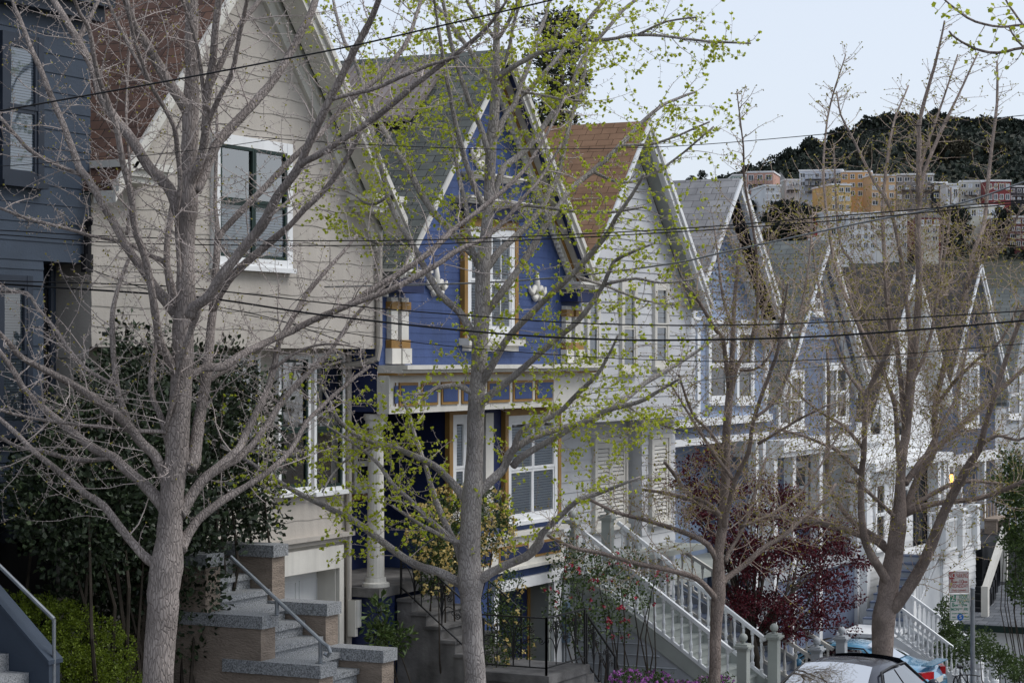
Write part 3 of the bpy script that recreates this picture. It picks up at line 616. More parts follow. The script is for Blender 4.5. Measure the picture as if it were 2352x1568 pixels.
# ================================================================ HOUSE E : light blue, scalloped gable
E=thing('light_blue_house','light blue house with grey shingle roof and scalloped gable, right of the clapboard house','house',(50,19.3,gz(50)),GR_H)
xa,za=49.75,10.36; pE=1.07; X0,X1=46.62,53.25; Y=19.3; zE=PY(1680,955,Y).z; zs=PY(1690,690,Y).z
m=MB(); ze=za-.2-pE*(xa-X0)
m.prism([(X0,zE),(X1,zE),(X1,ze),(xa,za-.2),(X0,ze)],'y',Y,31); courses(m,Y,zE,zs,.18,lambda z:X0,lambda z:X1,.012); m.build('wall',M['ltblue'],E)
m=MB(); courses(m,Y-.02,zs,za-.25,.15,rl(X0+.3,xa,za-.25,pE),rr_(X1-.3,xa,za-.25,pE),.012,0,4,.05); m.build('scalloped_gable',M['scallop'],E)
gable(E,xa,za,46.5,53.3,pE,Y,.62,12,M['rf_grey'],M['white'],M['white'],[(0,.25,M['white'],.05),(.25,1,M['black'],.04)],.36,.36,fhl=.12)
m=MB()
for i in range(22):
    f=(i+.6)/22; x=xa+(53.2-xa)*f; z=za-pE*(x-xa)-.35; m.box(x-.04,x+.04,Y-.2,Y-.08,z-.16,z)
    x=xa-(xa-46.6)*f; m.box(x-.04,x+.04,Y-.2,Y-.08,z-.16,z)
m.build('bracket_row',M['white'],E)
cornice(E,46.65,47.5,Y-.55,Y-.005,6.95,M['white'],.22,'cornice_return'); cornice(E,52.3,53.3,Y-.55,Y-.005,6.95,M['white'],.22,'cornice_return')
for a,b in ((1621,1667),(1686,1726)):
    x0,x1,z0,z1=RC(a,b,750,924,Y); window(E,x0,x1,z0,z1,Y,M['white'],.15,M['white'],1,None,None,head=.16)
for a,b in ((1596,1603),(1752,1760)):
    x0,x1,_,_=RC(a,b,750,924,Y); MB().box(max(x0,X0),x1,Y-.07,Y-.003,zE,6.7).build('corner_board',M['white'],E)
zb1=PY(1680,998,Y).z; zb0=PY(1680,1013,Y).z
MB().box(X0,X1,Y-.2,Y+1,zE-.18,zE-.001).build('belt_cornice',M['white'],E); MB().box(X0,X1,Y-.03,Y+1,zb1,zE-.181).build('porch_frieze',M['steel'],E); MB().box(X0,X1,Y-.10,Y+1,zb0,zb1-.001).build('porch_beam',M['white'],E)
m=MB(); m.box(X0,X1,Y+1.6,31,-4,zE-.3); m.build('lower_wall',M['ltblue'],E)
for px in (1735,1752): 
    x=PY(px,0,Y).x; MB().box(x-.1,x+.1,Y-.05,Y+.15,-1,zb0-.001).build('porch_column',M['white'],E)
x0,x1,z0,z1=RC(1690,1725,1030,1150,Y+1.6); window(E,x0,x1,z0,z1,Y+1.6,M['white'],.12)
MB().box(X0,X1,Y-.2,Y+1.6,.75,.9).build('porch_floor',M['sage'],E)
SE=hallstairs('porch_stairs','weathered porch stairs with pale spindles half hidden behind the maroon maple',44.55,46.05,18.9,.8,15.0,-1.3,11,M['palegrey'],M['palegrey'],[(46.0,14.9,-.22),(44.6,15.0,-.3)],15,False,M['steel'],M['cream'])
# ================================================================ HOUSE F : slate blue
Fh=thing('slate_blue_house','slate blue house with drab shingle roof and paired white-framed windows','house',(57,19.3,gz(57)),GR_H)
xa,za=57.2,9.22; pF=1.08; X0,X1=53.28,60.9; zF=PY(1870,1000,Y).z
m=MB(); ze=za-.2-pF*(xa-X0)
m.prism([(X0,zF),(X1,zF),(X1,ze),(xa,za-.2),(X0,ze)],'y',Y,31); courses(m,Y,zF,6.5,.2,lambda z:X0,lambda z:X1,.014); m.build('wall',M['steel'],Fh)
m=MB(); courses(m,Y-.02,6.5,za-.25,.17,rl(X0+.2,xa,za-.25,pF),rr_(X1-.2,xa,za-.25,pF),.012,0,6,.05); m.build('scalloped_gable',M['scallop'],Fh)
gable(Fh,xa,za,53.2,60.85,pF,Y,.42,12,M['rf_drab'],M['white'],M['white'],[(0,.4,M['white'],.06),(.4,1,M['steel'],.05)],.32,.3,fhl=.12)
for a,b,c,d in ((1781,1841,850,985),(1889,1944,832,972)):
    x0,x1,z0,z1=RC(a,b,c,d,Y); window(Fh,x0,x1,z0,z1,Y,M['white'],.17,M['white'],2,None,None,split=.52)
x0,x1,z0,z1=RC(1862,1884,655,722,Y-.02); window(Fh,x0,x1,z0,z1,Y-.02,M['white'],.12)
zq=PY(1870,1037,Y).z
m=MB(); m.box(X0,X1,Y-.5,Y+1.2,zF-.3,zF-.001); m.box(X0,X1,Y-.4,Y+1.2,zq,zF-.301); m.build('porch_cornice',M['white'],Fh)
m=MB(); m.box(X0,X1,Y+1.4,31,-5,zF-.3); courses(m,Y+1.4,0,zF-.3,.2,lambda z:X0,lambda z:X1,.014); m.build('lower_wall',M['steel'],Fh)
for px in (1757,1800,1862,1950,1966): 
    x=PY(px,0,Y).x; MB().box(x-.13,x+.13,Y-.3,Y-.05,-3,zq-.001).build('porch_column',M['white'],Fh)
x0,x1,z0,z1=RC(1880,1945,1108,1190,Y+1.4); window(Fh,x0,x1,z0,z1,Y+1.4,M['ochre'],.1)
x0,x1,z0,z1=RC(1800,1850,1060,1180,Y+1.4); window(Fh,x0,x1,z0,z1,Y+1.4,M['white'],.12)
MB().box(X0,X1,Y-.3,Y+1.4,.2,.35).build('porch_floor',M['palegrey'],Fh); MB().box(X0,X1,Y-.2,Y+1.3,-5,.199).build('base_wall',M['steel'],Fh)
# ================================================================ HOUSE G : white
G=thing('white_house','white clapboard house with dark roof behind the forked street tree','house',(65,19.3,gz(65)),GR_H)
xa,za=65.3,8.75; pG=1.0; X0,X1=60.92,69.4; zG=-1.0
m=MB(); ze=za-.2-pG*(xa-X0)
m.prism([(X0,zG-5),(X1,zG-5),(X1,ze),(xa,za-.2),(X0,ze)],'y',Y,31); courses(m,Y,zG,za-.25,.21,rl(X0,xa,za-.25,pG),rr_(X1,xa,za-.25,pG),.015); m.build('wall',M['white'],G)
gable(G,xa,za,60.8,69.5,pG,Y,.5,12,M['rf_dark'],M['white'],M['white'],[(0,.5,M['white'],.05),(.5,1,M['white'],.04)],.34,.4,fhl=.12)
for a,b,c,d in ((1990,2022,838,1010),(2056,2086,838,1010),(2005,2030,1100,1260),(2070,2084,1110,1200)):
    x0,x1,z0,z1=RC(a,b,c,d,Y); window(G,x0,x1,z0,z1,Y,M['white'],.14,M['white'],1,None,None,head=.15)
x0,x1,z0,z1=RC(2098,2130,1080,1262,Y-.02); m=MB(); m.box(x0,x1,Y-.06,Y-.025,z0,z1); m.build('door',M['interior'],G)
for px in (1972,2137,2150): 
    x=PY(px,0,Y-.2).x; MB().box(x-.16,x+.16,Y-.5,Y-.15,-3,2.7).build('porch_column',M['white'],G)
MB().box(X0,X1,Y-.6,Y-.03,2.70,2.95).build('belt_cornice',M['white'],G)
# raised porch landing and upper flight in front of G, lower flight in front of F
P=thing('white_porch','raised white porch with capped posts and picket railing at the stair head','porch',(64,17.3,gz(64)))
zp=PY(2160,1275,17.1).z; xp0,xp1=62.0,65.7
m=MB(); m.box(xp0,xp1,17.05,18.6,-6,zp-.101); courses(m,17.04,-5.5,zp-.1,.2,lambda z:xp0,lambda z:xp1,.02); m.build('porch_wall',M['white'],P)
MB().box(xp0-.05,xp1+.05,17.0,18.65,zp-.10,zp).build('deck',M['white'],P)
balustrade(P,(xp0+.1,17.1,zp),(xp1-.1,17.1,zp),.95,M['white'],22,.03,True); balustrade(P,(xp1-.08,17.15,zp),(xp1-.08,18.5,zp),.95,M['white'],8,.03,True)
for x in (xp0+.05,63.9,xp1-.1): newel(P,x,17.08,zp-.1,zp+1.15,M['white'],.34,.07)
S2=thing('upper_stairs','white upper flight with grey risers leading to the raised white porch','stairs',(60.5,17.6,gz(60)))
zl_=PY(2087,1367,17.1).z-.9
n=9
for i in range(n):
    x=59.0+(xp0-59.0)*i/n; z=zl_+(zp-zl_)*(i+1)/n
    MB().box(x,x+(xp0-59.0)/n+.04,17.15,18.5,z-.05,z).build('tread',M['steel'],S2); MB().box(x+.02,x+.04,17.16,18.49,z-.3,z-.051).build('riser',M['palegrey'],S2)
m=MB(); m.prism([(59.0,zl_-.05),(xp0,zp-.05),(xp0,-6),(59.0,-6)],'y',17.11,17.14); m.build('side_boarding',M['white'],S2)
balustrade(S2,(59.0,17.1,zl_+.05),(xp0-.1,17.1,zp+.05),.92,M['white'],20,.03,True,(.1,.1)); newel(S2,58.95,17.1,zl_-1,zl_+1.1,M['white'],.24,.08)
MB().box(57.0,59.0,17.1,18.6,zl_-.1,zl_).build('landing',M['white'],S2)
S3=hallstairs('lower_stairs','white lower flight with turned balusters descending to the sign post',57.0,58.8,17.15,zl_+.02,14.75,-2.95,9,M['white'],M['white'],[],17,False,M['palegrey'],M['white'],M['palegrey'])
for x,zt_ in ((57.08,-1.95),(58.7,-1.95)):
    m=MB(); zz=zt_-1.25
    m.lathe(x,14.68,[(.11,zz),(.11,zz+.45),(.07,zz+.5),(.11,zz+.65),(.075,zz+.95),(.11,zz+1.0),(.11,zz+1.12),(.05,zz+1.16),(.09,zz+1.22),(.10,zz+1.30),(.06,zz+1.37),(.01,zz+1.39)],12); m.build('newel_post',M['white'],S3)
# ================================================================ HOUSE I : dusk blue, and palest one at right edge
I=thing('dusk_blue_house','dark dusk blue house with one tall white window, right of the white house','house',(73,19.3,gz(73)),GR_H)
xa,za=73.3,9.15; X0,X1=69.42,77.1
m=MB(); ze=za-.2-1.05*(xa-X0)
m.prism([(X0,-7),(X1,-7),(X1,ze),(xa,za-.2),(X0,ze)],'y',Y,31); courses(m,Y,-3,za-.25,.2,rl(X0,xa,za-.25,1.05),rr_(X1,xa,za-.25,1.05),.014); m.build('wall',M['duskblue'],I)
gable(I,xa,za,69.3,77.2,1.05,Y,.45,12,M['rf_dark'],M['white'],M['palegrey'],[(0,1,M['palegrey'],.05)],.34,.3,fhl=.10)
x0,x1,z0,z1=RC(2201,2244,832,980,Y); window(I,x0,x1,z0,z1,Y,M['white'],.17,M['white'],2,(.02,.98,.06),M['curtain'],head=.35)
MB().box(X0,X1,Y-.4,Y-.03,2.45,2.75).build('porch_cornice',M['white'],I)
for px in (2166,2178,2196,2250): 
    x=PY(px,0,Y-.2).x; MB().box(x-.11,x+.11,Y-.4,Y-.15,-3,2.449).build('porch_column',M['white'],I)
x0,x1,z0,z1=RC(2180,2194,1080,1160,Y-.02); MB().box(x0-.3,x1+.6,Y-.06,Y-.025,-2.5,2.4).build('door',M['interior'],I)
lm=bpy.data.materials.new('lamp_glow'); lm.use_nodes=True; bb=lm.node_tree.nodes['Principled BSDF']; bb.inputs['Emission Color'].default_value=(1,.45,.08,1); bb.inputs['Emission Strength'].default_value=5; bb.inputs['Base Color'].default_value=(.8,.4,.1,1)
LT=thing('porch_lantern','small glowing orange lantern by the dusk blue porch','lantern',PY(2182,1098,Y-.3)); q=wloc(LT)
m=MB(); m.box(q.x-.08,q.x+.08,q.y-.08,q.y+.08,q.z-.13,q.z+.13); m.build('lamp_shade',lm,LT); m=MB(); m.box(q.x-.1,q.x+.1,q.y-.1,q.y+.1,q.z+.131,q.z+.19); m.box(q.x-.03,q.x+.03,q.y,q.y+.3,q.z+.191,q.z+.22); m.build('lamp_bracket',M['iron'],LT)
J=thing('pale_grey_house','pale grey house cut by the right edge of the photo','house',(80,19.3,gz(80)),GR_H)
xa,za=81.0,8.6; X0,X1=77.12,85
m=MB(); ze=za-.2-1.05*(xa-X0); m.prism([(X0,-8),(X1,-8),(X1,ze),(xa,za-.2),(X0,ze)],'y',Y,31); courses(m,Y,-3,za-.25,.2,rl(X0,xa,za-.25,1.05),rr_(X1,xa,za-.25,1.05),.014); m.build('wall',M['palegrey'],J)
gable(J,xa,za,77.0,85,1.05,Y,.45,12,M['rf_drab'],M['palegrey'],M['palegrey'],[(0,1,M['palegrey'],.05)],.3,.3)
x0,x1,z0,z1=RC(2312,2340,850,960,Y); window(J,x0,x1,z0,z1,Y,M['white'],.15)
# dark stair with pale rail beyond the porch
S4=thing('dark_stairs','dark stairs with a pale slanting handrail at the right edge','stairs',(67,16.6,gz(67)))
a=PY(2262,1352,16.4); b=PY(2308,1212,16.4)
m=MB(); m.bar(a,b,.16,.14); m.bar(a+Vector((0,0,-.28)),b+Vector((0,0,-.28)),.07,.1); m.build('handrail',M['cream'],S4)
for f in (.02,.98): q=a.lerp(b,f); m=MB(); m.box(q.x-.1,q.x+.1,q.y-.1,q.y+.1,q.z-1.6,q.z+.05); m.build('rail_post',M['cream'],S4)
n=9
for i in range(n):
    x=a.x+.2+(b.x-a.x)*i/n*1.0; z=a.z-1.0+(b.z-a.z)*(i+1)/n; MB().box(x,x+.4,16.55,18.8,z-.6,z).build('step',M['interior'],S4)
BN=thing('porch_bench','brown wooden bench on the dark porch at right','bench',PY(2290,1190,17.6)); q=wloc(BN)
m=MB(); m.box(q.x-.9,q.x+.9,q.y-.25,q.y+.25,q.z-.02,q.z+.05); m.build('seat',M['brick'],BN); m=MB()
for k in range(5): m.box(q.x-.85+k*.4,q.x-.75+k*.4,q.y+.2,q.y+.25,q.z+.051,q.z+.5)
m.build('backrest',M['brick'],BN)
for s in (-.8,.8): MB().box(q.x+s-.05,q.x+s+.05,q.y-.2,q.y+.2,q.z-.45,q.z-.021).build('leg',M['brick'],BN)
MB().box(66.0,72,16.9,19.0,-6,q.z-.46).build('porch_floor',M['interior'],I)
# low garage with shingle roof
K=thing('low_garage','low white garage with blue-grey shingle roof behind the sign post','garage',(67,15.5,gz(67)))
r0=PX(2352,1442,63.6).z
m=MB(); m.prism([(63.4,r0-.02),(63.4,r0+.06),(68.2,r0+.75),(68.2,r0+.67)],'y',11.5,18.4)
m.build('roof',M['rf_garage'],K)
MB().box(63.36,63.399,11.5,18.4,r0-.14,r0+.05).build('gutter',M['dgreen'],K)
m=MB(); m.box(63.7,68.0,11.8,18.2,-8,r0-.025); sidecourses(m,63.7,11.8,18.2,-5,r0-.03,.2); m.build('wall',M['white'],K)
m=MB(); m.box(63.55,63.69,13.6,14.6,r0-.75,r0-.62); m.build('utility_box',M['palegrey'],K)
# ================================================================ street trees
def catmull(P,sub):
    out=[]; n=len(P)
    for i in range(n-1):
        p0,p1,p2,p3=P[max(i-1,0)],P[i],P[i+1],P[min(i+2,n-1)]
        for k in range(sub):
            t=k/sub; out.append([.5*((2*b)+(c-a)*t+(2*a-5*b+4*c-d)*t*t+(3*b-a-3*c+d)*t**3) for a,b,c,d in zip(p0,p1,p2,p3)])
    out.append(list(P[-1])); return out
def rvec(r): 
    while True:
        v=Vector((r.uniform(-1,1),r.uniform(-1,1),r.uniform(-1,1)))
        if .05<v.length<1: return v.normalized()
def leafquad(mb,c,d,s,r,w=.8):
    """one folded leaf: base at c, pointing along d"""
    sd=d.cross(rvec(r)); 
    if sd.length<.05: sd=d.orthogonal()
    sd.normalize(); nn=sd.cross(d)
    n=len(mb.v); f=s*.22*r.uniform(-.2,1)
    for q in (c, c+d*(s*.6)+sd*(s*w*.5)+nn*f, c+d*s, c+d*(s*.6)-sd*(s*w*.5)+nn*f): mb.v.append((q.x,q.y,q.z))
    mb.f.append((n,n+1,n+2,n+3))
class Tree:
    def __init__(s,name,label,xb,yb,mats,seed):
        s.t0=xb*CC+yb*SS; s.th=thing(name,label,'tree',(xb,yb,gz(xb)),'street trees along the kerb')
        s.r=random.Random(seed); s.tr=MB(); s.br=MB(); s.tw=MB(); s.lf=MB(); s.nodes=[]; s.limbs=[]; s.mats=mats
    def limb(s,txt,trunk=False,spread=1.0,sgn=None,jit=.6):
        P=[[float(v) for v in q.split()] for q in txt.split(',')]
        P=[p if len(p)==3 else p+[(p0[2] if len(p0)==3 else 5)] for p,p0 in zip(P,[P[0]]+P[:-1])]
        d0=0.0
        if not trunk and s.nodes:
            x,y=P[0][0],P[0][1]; best=min(s.nodes,key=lambda q:(q[0]-x)**2+(q[1]-y)**2); d0=best[2]
        L=math.hypot(P[-1][0]-P[0][0],P[-1][1]-P[0][1])*s.t0/F
        e=(sgn if sgn is not None else s.r.choice((-1,1)))*s.r.uniform(.25,.6)*L*spread
        if trunk: e=0
        n=len(P); Q=[]
        for i,p in enumerate(P):
            f=i/(n-1); Q.append([p[0],p[1],d0+e*f**1.3,max(p[2],.8)])
        Q=catmull(Q,3)
        pts=[];rad=[]
        for q in Q:
            t=s.t0+q[2]; pts.append(PD(q[0]+s.r.uniform(-jit,jit),q[1]+s.r.uniform(-jit,jit),t)); k=q[3]*(.96 if trunk else .82)
            if not trunk and not len(pts)%2: k*=s.r.uniform(.95,1.09)
            rad.append(k*t/F); s.nodes.append((q[0],q[1],q[2]))
        (s.tr if trunk else s.br).tube(pts,rad,16 if trunk else (9 if rad[0]>.03 else 6)); s.limbs.append((pts,rad,trunk))
        return s
    def twig(s,p,d,L,r0,leaf,depth=0,nk=None,spur=.05,curl=.25,up=.25,sub=.5,spurlen=.03,lsize=.035,lprob=0.0,lnum=3,rmin=.0016):
        r=s.r; n=nk or max(3,int(L/.14)); pts=[p.copy()]; rad=[r0]; dd=d.copy()
        for i in range(n):
            dd=(dd+rvec(r)*curl+Vector((0,0,up*.25))).normalized(); pts.append(pts[-1]+dd*(L/n)); rad.append(max(r0*(1-.72*(i+1)/n),rmin))
        s.tw.tube(pts,rad,4 if depth==0 else 3,cap=False)
        # spurs and leaves
        dist=0; step=spur*r.uniform(.7,1.3)
        for i in range(n):
            a,b=pts[i],pts[i+1]; seg=(b-a).length; ax=(b-a).normalized(); q=step*.5
            while q<seg:
                c=a+ax*q; sd=ax.cross(rvec(r)); 
                if sd.length>.1:
                    sd=(sd.normalized()+ax*r.uniform(-.1,.5)+Vector((0,0,.15))).normalized(); l=spurlen*r.uniform(.5,1.4); e=c+sd*l
                    s.tw.tube([c,e],[max(rad[i]*.8,.0028),.0032],3,cap=True)
                    if lprob and r.random()<lprob:
                        for k in range(r.randint(1,lnum)): leafquad(s.lf,e,(sd+rvec(r)*.9).normalized(),lsize*r.uniform(.6,1.3),r)
                q+=spur*r.uniform(.6,1.5)
            if depth<1 and i>0 and r.random()<sub:
                sd=ax.cross(rvec(r))
                if sd.length>.1:
                    nd=(ax*.6+sd.normalized()*.9+Vector((0,0,.1))).normalized()
                    s.twig(b,nd,L*r.uniform(.25,.6),rad[i+1]*.8,leaf,depth+1,None,spur,curl,up,sub,spurlen,lsize,lprob,lnum,rmin)
        if lprob:
            for k in range(lnum): leafquad(s.lf,pts[-1],(dd+rvec(r)*.7).normalized(),lsize*r.uniform(.7,1.3),r)
    def grow(s,every,Lmin,Lmax,r0,start=.15,filt=None,flat=.5,**kw):
        r=s.r
        for pts,rad,trunk in s.limbs:
            tot=sum((pts[i+1]-pts[i]).length for i in range(len(pts)-1)); acc=0; nxt=tot*(start if not trunk else .42)
            for i in range(len(pts)-1):
                a,b=pts[i],pts[i+1]; seg=(b-a).length; ax=(b-a).normalized()
                while nxt<acc+seg:
                    f=(nxt-acc)/seg; c=a.lerp(b,f); frac=nxt/tot
                    sd=ax.cross(rvec(r))
                    if sd.length>.1:
                        sd.normalize(); sd.z*=(1-flat); sd=(sd+ax*r.uniform(.0,.9)).normalized()
                        k=dict(kw); L=r.uniform(Lmin,Lmax)*(1.1-.5*frac)
                        if filt: 
                            k,L=filt(c,k,L)
                        s.twig(c+sd*rad[i]*.6,sd,L,r0*r.uniform(.7,1.2),None,**k)
                    nxt+=every*r.uniform(.5,1.6)
                acc+=seg
    def done(s):
        t=s.tr.build('trunk',s.mats[0],s.th,smooth=True); s.br.build('limbs',s.mats[0],s.th,smooth=True).name='branch_frame'; s.tw.build('crown',s.mats[1],s.th,smooth=True)
        if s.lf.f: s.lf.build('foliage',s.mats[2],s.th)
T1=Tree('ginkgo_tree','nearly bare grey street tree with thick forking limbs before the beige gabled house',18,13,(M['bark1'],M['twig1'],M['lf_bud']),11)
T1.limb('360 1700 39,360 1620 38,361 1568 37,372 1420 38,377 1340 39,385 1298 40,389 1237 33,393 1169 29,404 1066 29,409 996 28,419 859 26,420 756 26,427 688 24,425 585 21,433 479 22,434 410 20,437 308 20,439 239 20,441 171 16.5,440 0 16,438 -120 13',True,jit=2)
for q in '''380 1302 18,342 1285 14,294 1234 12,239 1162 11,192 1131 10,147 1090 9,82 1040 8,34 992 7,-20 945 6
388 1180 20,362 1145 18,325 1107 15,284 1073 14,260 1049 13,219 1032 13,192 1013 12,144 975 11,96 934 10,58 897 9,31 852 8,-10 795 7
392 1130 18,359 1050 15,328 1020 14,298 982 13,267 951 13,219 917 12,168 883 10,109 852 9,51 821 8,20 787 7,-15 750 6
298 980 9,291 958 9,274 910 9,263 842 8.5,258 756 8,260 708 7,274 654 6,294 599 5,310 560 4
262 883 6,205 852 6,164 811 6,127 756 5.5,86 708 5,62 674 5,0 669 4
395 995 7,368 991 6,301 989 6,239 979 6,185 975 5,103 965 5,34 951 4,-10 937 4
262 1050 7,192 1057 7,144 1049 7,96 1035 7,44 1027 6,0 1003 5
415 740 18,405 722 17,363 671 14,328 619 13,291 568 12,266 520 11,239 475 11,205 417 11,181 383 10,161 328 9.5,137 267 9,113 212 8.5,96 168 8,68 103 7,48 51 6,27 0 5,10 -40 4
425 540 20,407 479 17,387 431 16,342 383 15,301 318 14,274 284 13,246 246 12,226 205 12,212 154 11,178 92 11,150 44 10,123 0 9,105 -40 8
408 900 16,404 859 12,385 820 12,370 790 12,363 763 11,356 715 11,342 630 10,325 568 10,308 517 9.5,301 445 9,281 369 9,267 291 8.5,239 212 8,219 147 7,205 68 6.5,185 34 5.5,171 0 5,160 -30 4
392 1040 10,369 955 9,349 910 8,349 842 7.5,363 773 7
400 1000 7,383 979 7,400 910 8,411 842 8.5,434 773 9,455 712 10
440 725 18,445 705 16,479 681 15,506 637 14.5,554 575 14,602 517 14,636 452 13,681 393 12,712 325 11.5,753 239 11,787 171 10.5,812 120 10,849 51 9,870 0 8,885 -40 7
430 862 14,445 857 12,469 845 12,513 842 13,547 818 11,581 801 10,616 784 10,670 760 9.5,718 736 9,759 719 9,804 698 9,849 668 8.5,951 607 8,1020 550 7.5,1037 531 7,1106 479 6.5,1174 421 6,1215 376 5,1260 300 4,1300 220 3
670 762 8,746 722 8,883 671 8,986 619 7.5,1054 573 7,1106 551 6.5,1157 510 6,1208 448 5,1242 410 4.5,1290 330 3.5
435 1075 22,445 1055 20,452 1000 18,458 962 16,472 876 15,479 808 13.5,486 739 12,492 671 11,499 568 10,499 517 7,494 462 5.5,496 390 5,498 300 4,497 200 3
499 560 9,513 530 9,581 458 9,650 387 9,684 352 8,735 308 8,746 294 8,808 226 8,866 181 7.5,911 130 7,938 89 6,962 17 5,975 -30 4
488 715 12,506 674 12,534 633 11,581 590 11,643 537 10,664 520 8,701 479 8,753 428 7.5,804 352 7,830 300 4
690 385 9,701 372 9,746 347 9,866 267 9,951 197 8,1020 144 7,1090 90 6,1130 50 4.5,1165 0 3.5
765 228 6,800 218 6,866 202 6,918 178 6,986 150 5,1054 130 4
432 260 18,417 233 16,380 178 15,339 106 13,308 58 11,294 17 10,284 -10 9,275 -50 8
436 430 15,441 411 13,458 376 12,472 308 12,476 222 11.5,489 137 11,496 51 10,503 0 9.5,512 -50 8
478 205 9,506 147 9,534 89 9,561 44 8,590 10 7,610 -20 6
470 305 9,486 263 8,506 219 7.5,534 164 7,547 96 6.5,561 34 6,568 0 5.5,576 -40 4.5
452 440 14,470 400 13,496 335 14,530 294 14,581 239 12.5,633 178 12,677 103 11,712 34 10.5,725 0 10,740 -45 9
424 680 7,417 664 7,407 551 6,407 479 6,414 421 7,407 342 7,400 291 7,369 233 6.5,346 195 6.5,325 137 6,308 86 5.5,291 0 5
340 190 5.5,335 175 5.5,308 127 5,274 62 5,246 0 4,238 -20 3
465 300 6,469 239 6,455 120 5.5,431 34 5,417 0 5,405 -40 4
415 1262 18,422 1244 16,455 1193 13,513 1148 11,564 1117 9,616 1083 8,667 1035 7,705 968 6,753 920 5.5,804 876 5,850 840 4
412 1180 20,426 1162 18,462 1107 15,506 1070 14,547 1032 12,561 1003 11,602 920 9.5,626 859 9,640 790 8,670 736 7.5,701 681 7,739 633 6,783 585 5,820 540 4
506 1075 11,520 1066 11,547 1052 10,581 1020 9.5,616 972 9,650 920 8.5,701 862 7.5,753 814 6.5,804 739 5.5,850 690 4.5,900 640 3.5
470 880 7,482 873 6,513 855 5,545 840 4
415 730 14,402 700 13,385 620 10,384 560 9,392 500 9,402 440 9
384 612 8,373 599 8,332 582 7,291 558 6,205 541 5,171 530 5,68 503 5,0 478 4
196 408 7,181 400 7,120 373 6.5,68 345 6,34 308 5.5,0 270 5,-20 250 4
175 95 7,185 85 6,202 51 6,219 17 5,230 -5 4
290 540 5,300 440 4,295 330 4,290 250 3.5,296 140 3,300 60 2
505 640 5,560 560 4,640 480 3.5,700 430 3
620 850 5,700 800 4,770 790 3,830 800 2.5'''.split('\n'): T1.limb(q)
T1.grow(.14,.35,1.25,.0070,.12,spur=.05,sub=.42,spurlen=.036,up=.2,flat=.45,lprob=.05,lsize=.022,lnum=2)
T1.done()
T2=Tree('ginkgo_tree','smooth pale street tree with fresh yellow-green leaves before the blue house',25,13,(M['bark2'],M['twig1'],M['lf_ginkgo']),23)
T2.limb('1098 1700 28,1096 1620 27,1092 1568 26,1084 1440 25,1081 1374 25,1081 1340 31,1079 1271 26,1085 1134 24,1090 1053 20.5,1094 927 20.5,1099 859 19.5,1103 773 19,1108 688 18,1110 609 18,1116 551 14.5,1124 445 13,1127 342 13,1137 239 12,1139 137 9.5,1141 68 7.5,1143 0 5.5,1144 -60 4',True,jit=1)
